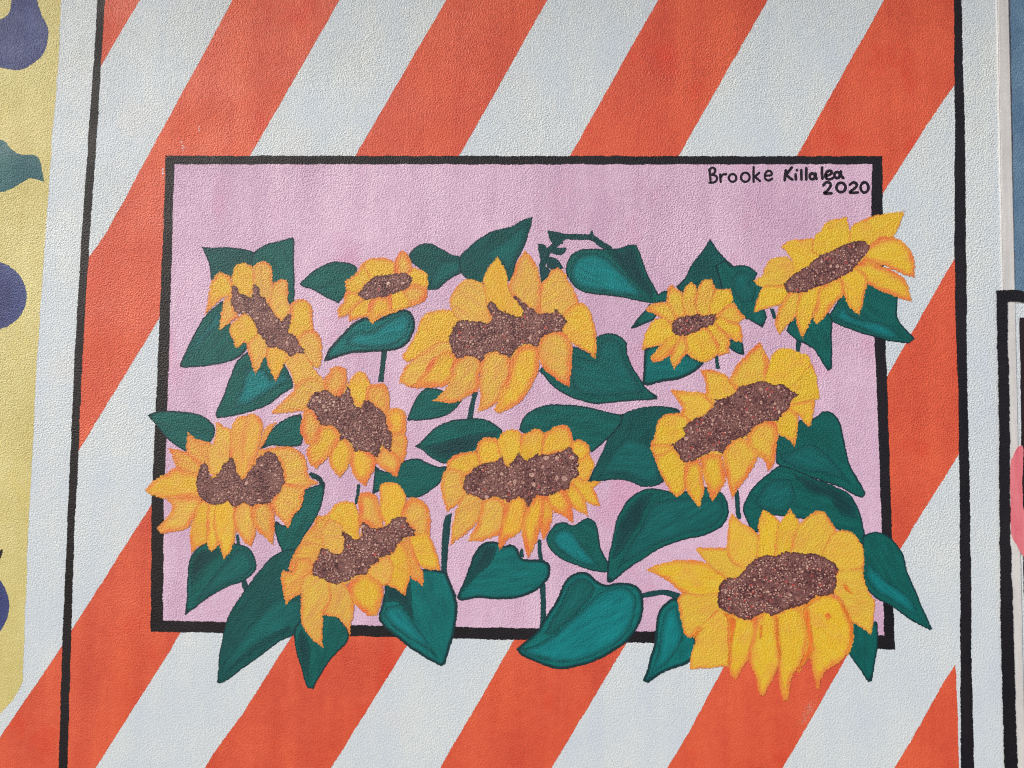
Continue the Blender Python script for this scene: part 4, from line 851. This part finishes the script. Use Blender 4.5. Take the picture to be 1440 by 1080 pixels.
for fi, fl in enumerate(FLOWERS):
    k = fl['view']
    z = 1.55 + fl['z'] * 0.5
    hp = pts(k, fl['head'])
    hc = np.array(hp).mean(0)
    under = [tuple(hc + (np.array(q) - hc) * 1.12) for q in hp]
    sf = sheet('sunflower', under, z, PETAL, pic, grid=8, color=c(O, .2))
    tag(sf, fl['label'], group='painted sunflowers')
    for i, (col, pf) in enumerate(fl['petals']):
        pp = pts(k, pf)
        ax = np.array(pp).mean(0) - hc
        jit = random.uniform(0.94, 1.05)
        if fi in (3, 4, 9, 10):                         # the right-hand flowers are a clearer lemon yellow
            lem = alb(222, 178, 38)
            col = tuple(a_ * 0.45 + b_ * 0.55 for a_, b_ in zip(col[:3], lem)) + (col[3] * 0.85,)
        col = (col[0] * jit, col[1] * jit * random.uniform(.97, 1.03), col[2], col[3])
        sheet('petal', pp, z + 0.02 + 0.02 * i, PETAL, sf, grid=5, amp=1.5, color=col, axis=ax)
    zh = z + 0.02 + 0.02 * len(fl['petals']) + 0.02
    for st_ in fl.get('strokes', ()):
        zh += 0.015
        sheet('orange_stroke', pts(k, st_), zh, ORANGE_STROKE, sf, grid=3, amp=1.6)
    zh += 0.02
    sheet('seed_head', hp, zh, SEED, sf, grid=5, amp=3.0, corner=45)
    xs = [q[0] for q in hp]; ys = [q[1] for q in hp]
    area = 0.5 * abs(sum(hp[i - 1][0] * hp[i][1] - hp[i][0] * hp[i - 1][1] for i in range(len(hp))))
    big = fl.get('big', 0)
    def scatter(n, r0, r1):
        out = []
        tries = 0
        while len(out) < n and tries < n * 30:
            tries += 1
            q = (random.uniform(min(xs), max(xs)), random.uniform(min(ys), max(ys)))
            if poly_inside(hp, q) and all(poly_inside(hp, (q[0] + 3.5 * dx, q[1] + 3.5 * dy)) for dx, dy in ((1, 0), (-1, 0), (0, 1), (0, -1))):
                if noise.noise(Vector((q[0] * .07, q[1] * .07, fi * 9 + r0))) + random.uniform(-.28, .28) < -0.05:
                    continue                                  # dabs come in clumps
                r_ = random.uniform(r0, r1)
                if any((q[0] - w_[0]) ** 2 + (q[1] - w_[1]) ** 2 < (1.3 * (r_ + w_[2])) ** 2 for w_ in out):
                    continue
                out.append((*q, r_))
        return out
    d = fl['dabs']
    dabs('rose_seeds', scatter(int(area / 24 * d[1]), 0.7, 1.5) + scatter(int(area / 170 * d[1]), 1.8, 3.0), zh + 0.03, DAB_ROSE, sf)
    dabs('dark_seeds', scatter(int(area / 36 * d[2]), 0.7, 1.4) + scatter(int(area / 200 * d[2]), 1.5, 2.6), zh + 0.05, DAB_DARK, sf)
    if d[3]:
        dabs('red_seeds', scatter(int(area / 190 * d[3]) + 1, 1.0, 2.2), zh + 0.06, DAB_RED, sf)
    cr = scatter(int(area / (90 if big else 42) * d[0]), 0.6, 1.4) + (scatter(34, 2.6, 4.2) if big else scatter(int(area / 190 * d[0]), 1.5, 2.6))
    dabs('cream_seeds', cr, zh + 0.075, DAB_CREAM, sf)
    if d[0] >= 0.75:
        dabs('seed_eyes', [(x + random.uniform(-.8, .8), y + random.uniform(-.8, .8), 0.7) for x, y, r in cr if r > 1.55 and random.random() < .6], zh + 0.09, DAB_DARK, sf)

# ------------------------------------------------------------------ signature
def ell(cx, cy, rx, ry, a0=-100, a1=265, n=16):
    return [v for j in range(n + 1) for v in (cx + rx * math.cos(math.radians(a0 + (a1 - a0) * j / n)), cy + ry * math.sin(math.radians(a0 + (a1 - a0) * j / n)))]
NAME = [
    [92, 152, 96, 195, 100, 236], [88, 152, 110, 132, 132, 145, 128, 168, 104, 186], [104, 186, 134, 190, 146, 214, 126, 238, 90, 241],
    [168, 182, 172, 236], [172, 206, 186, 184, 212, 180],
    ell(258, 207, 27, 28), ell(350, 202, 31, 33),
    [410, 128, 409, 180, 410, 236], [450, 170, 432, 186, 415, 201], [418, 200, 438, 214, 456, 230],
    [492, 190, 520, 190, 540, 184, 536, 162, 512, 156, 492, 182, 494, 212, 518, 226, 544, 212],
    [643, 150, 638, 190, 635, 226], [686, 130, 662, 162, 644, 186], [646, 184, 668, 204, 692, 220],
    [714, 180, 716, 220], [722, 148, 723, 154], [754, 148, 756, 220], [791, 134, 791, 220],
    ell(834, 196, 19, 21), [858, 172, 860, 196, 866, 216],
    [905, 130, 904, 175, 908, 214], [926, 192, 955, 186, 976, 168, 962, 154, 938, 166, 928, 192, 938, 212, 962, 217, 986, 206],
    ell(1014, 186, 20, 22), [1040, 158, 1042, 188, 1060, 210],
]
YEAR = [[914, 262, 934, 240, 962, 243, 966, 266, 944, 298, 920, 318, 976, 318], ell(1042, 276, 33, 34),
        [1104, 258, 1130, 240, 1154, 250, 1150, 274, 1106, 312, 1166, 312], ell(1212, 276, 28, 37)]
def lettering(name, strokes, lift):
    v, f = [], []
    for si, s in enumerate(strokes):
        path = [np.array((980 + s[i] / 5.143, 210 + s[i + 1] / 5.143)) for i in range(0, len(s), 2)]
        fine = []
        for i in range(len(path) - 1):
            p0, p1, p2, p3 = path[max(i - 1, 0)], path[i], path[i + 1], path[min(i + 2, len(path) - 1)]
            for j in range(5):
                u = j / 5
                fine.append(0.5 * ((2 * p1) + (p2 - p0) * u + (2 * p0 - 5 * p1 + 4 * p2 - p3) * u * u + (3 * p1 - p0 - 3 * p2 + p3) * u ** 3))
        fine.append(path[-1])
        zz = lift + si * 0.012
        s0 = len(v)
        for i, q in enumerate(fine):
            t = fine[min(i + 1, len(fine) - 1)] - fine[max(i - 1, 0)]
            t = t / (np.linalg.norm(t) + 1e-9)
            w = (1.7 if name == 'signature' and si < 11 else 2.05) * (1 + 0.18 * noise.noise(Vector((q[0] * .3, q[1] * .3, si))))
            nr = np.array([-t[1], t[0]]) * w
            v += [wall_pt(*(q + nr), zz), wall_pt(*(q - nr), zz)]
            if i:
                f.append((s0 + 2 * i - 2, s0 + 2 * i - 1, s0 + 2 * i + 1, s0 + 2 * i))
        for end, zc in ((fine[0], zz + 0.004), (fine[-1], zz + 0.006)):       # round brush ends
            c0 = len(v)
            v += [wall_pt(end[0] + 1.7 * math.cos(a * math.pi / 5), end[1] + 1.7 * math.sin(a * math.pi / 5), zc) for a in range(10)]
            f.append(tuple(range(c0, c0 + 10)))
    me = bpy.data.meshes.new(name); me.from_pydata(v, [], f); me.materials.append(BLACK_LETTER)
    o = bpy.data.objects.new(name, me); scene.collection.objects.link(o); o.parent = pic
    return o
tag(lettering('signature', NAME, 0.30), 'hand painted black signature in the top right corner of the panel')
tag(lettering('date', YEAR, 0.30), 'black painted year 2020 below the signature')

def scuff_material():
    M = Mat('pale pink smudge', 0.5, 0.5)
    g = M.noise(M.pos(), 260, 3, 0.7)
    e = M.math('ADD', M.remap(M.edge(), 0.0, 12.0, -0.5, 0.42), M.remap(g, 0.35, 0.65, -0.5, 0.5))
    M.L.new(M.remap(e, 0.0, 0.5, 0, 0.7), M.b.inputs['Alpha'])
    return M.out(M.mix(0.0, alb(222, 138, 118), alb(222, 138, 118)))
sheet('paint_scuff', pts('', [1150, 978, 1132, 984, 1122, 1002, 1114, 1026, 1122, 1034, 1138, 1018, 1150, 1000, 1154, 986]), 0.12, scuff_material(), striped, grid=4)
nicks = [(255 + random.gauss(0, 3), 207 + random.gauss(0, 4), random.uniform(0.5, 1.2)) for _ in range(7)] + [(229, 238 + 3 * i, random.uniform(0.8, 1.5)) for i in range(5)] + [(280, 178 + 3 * i, 0.8) for i in range(3)]
dabs('paint_nick', nicks, 0.12, WHITE, striped)
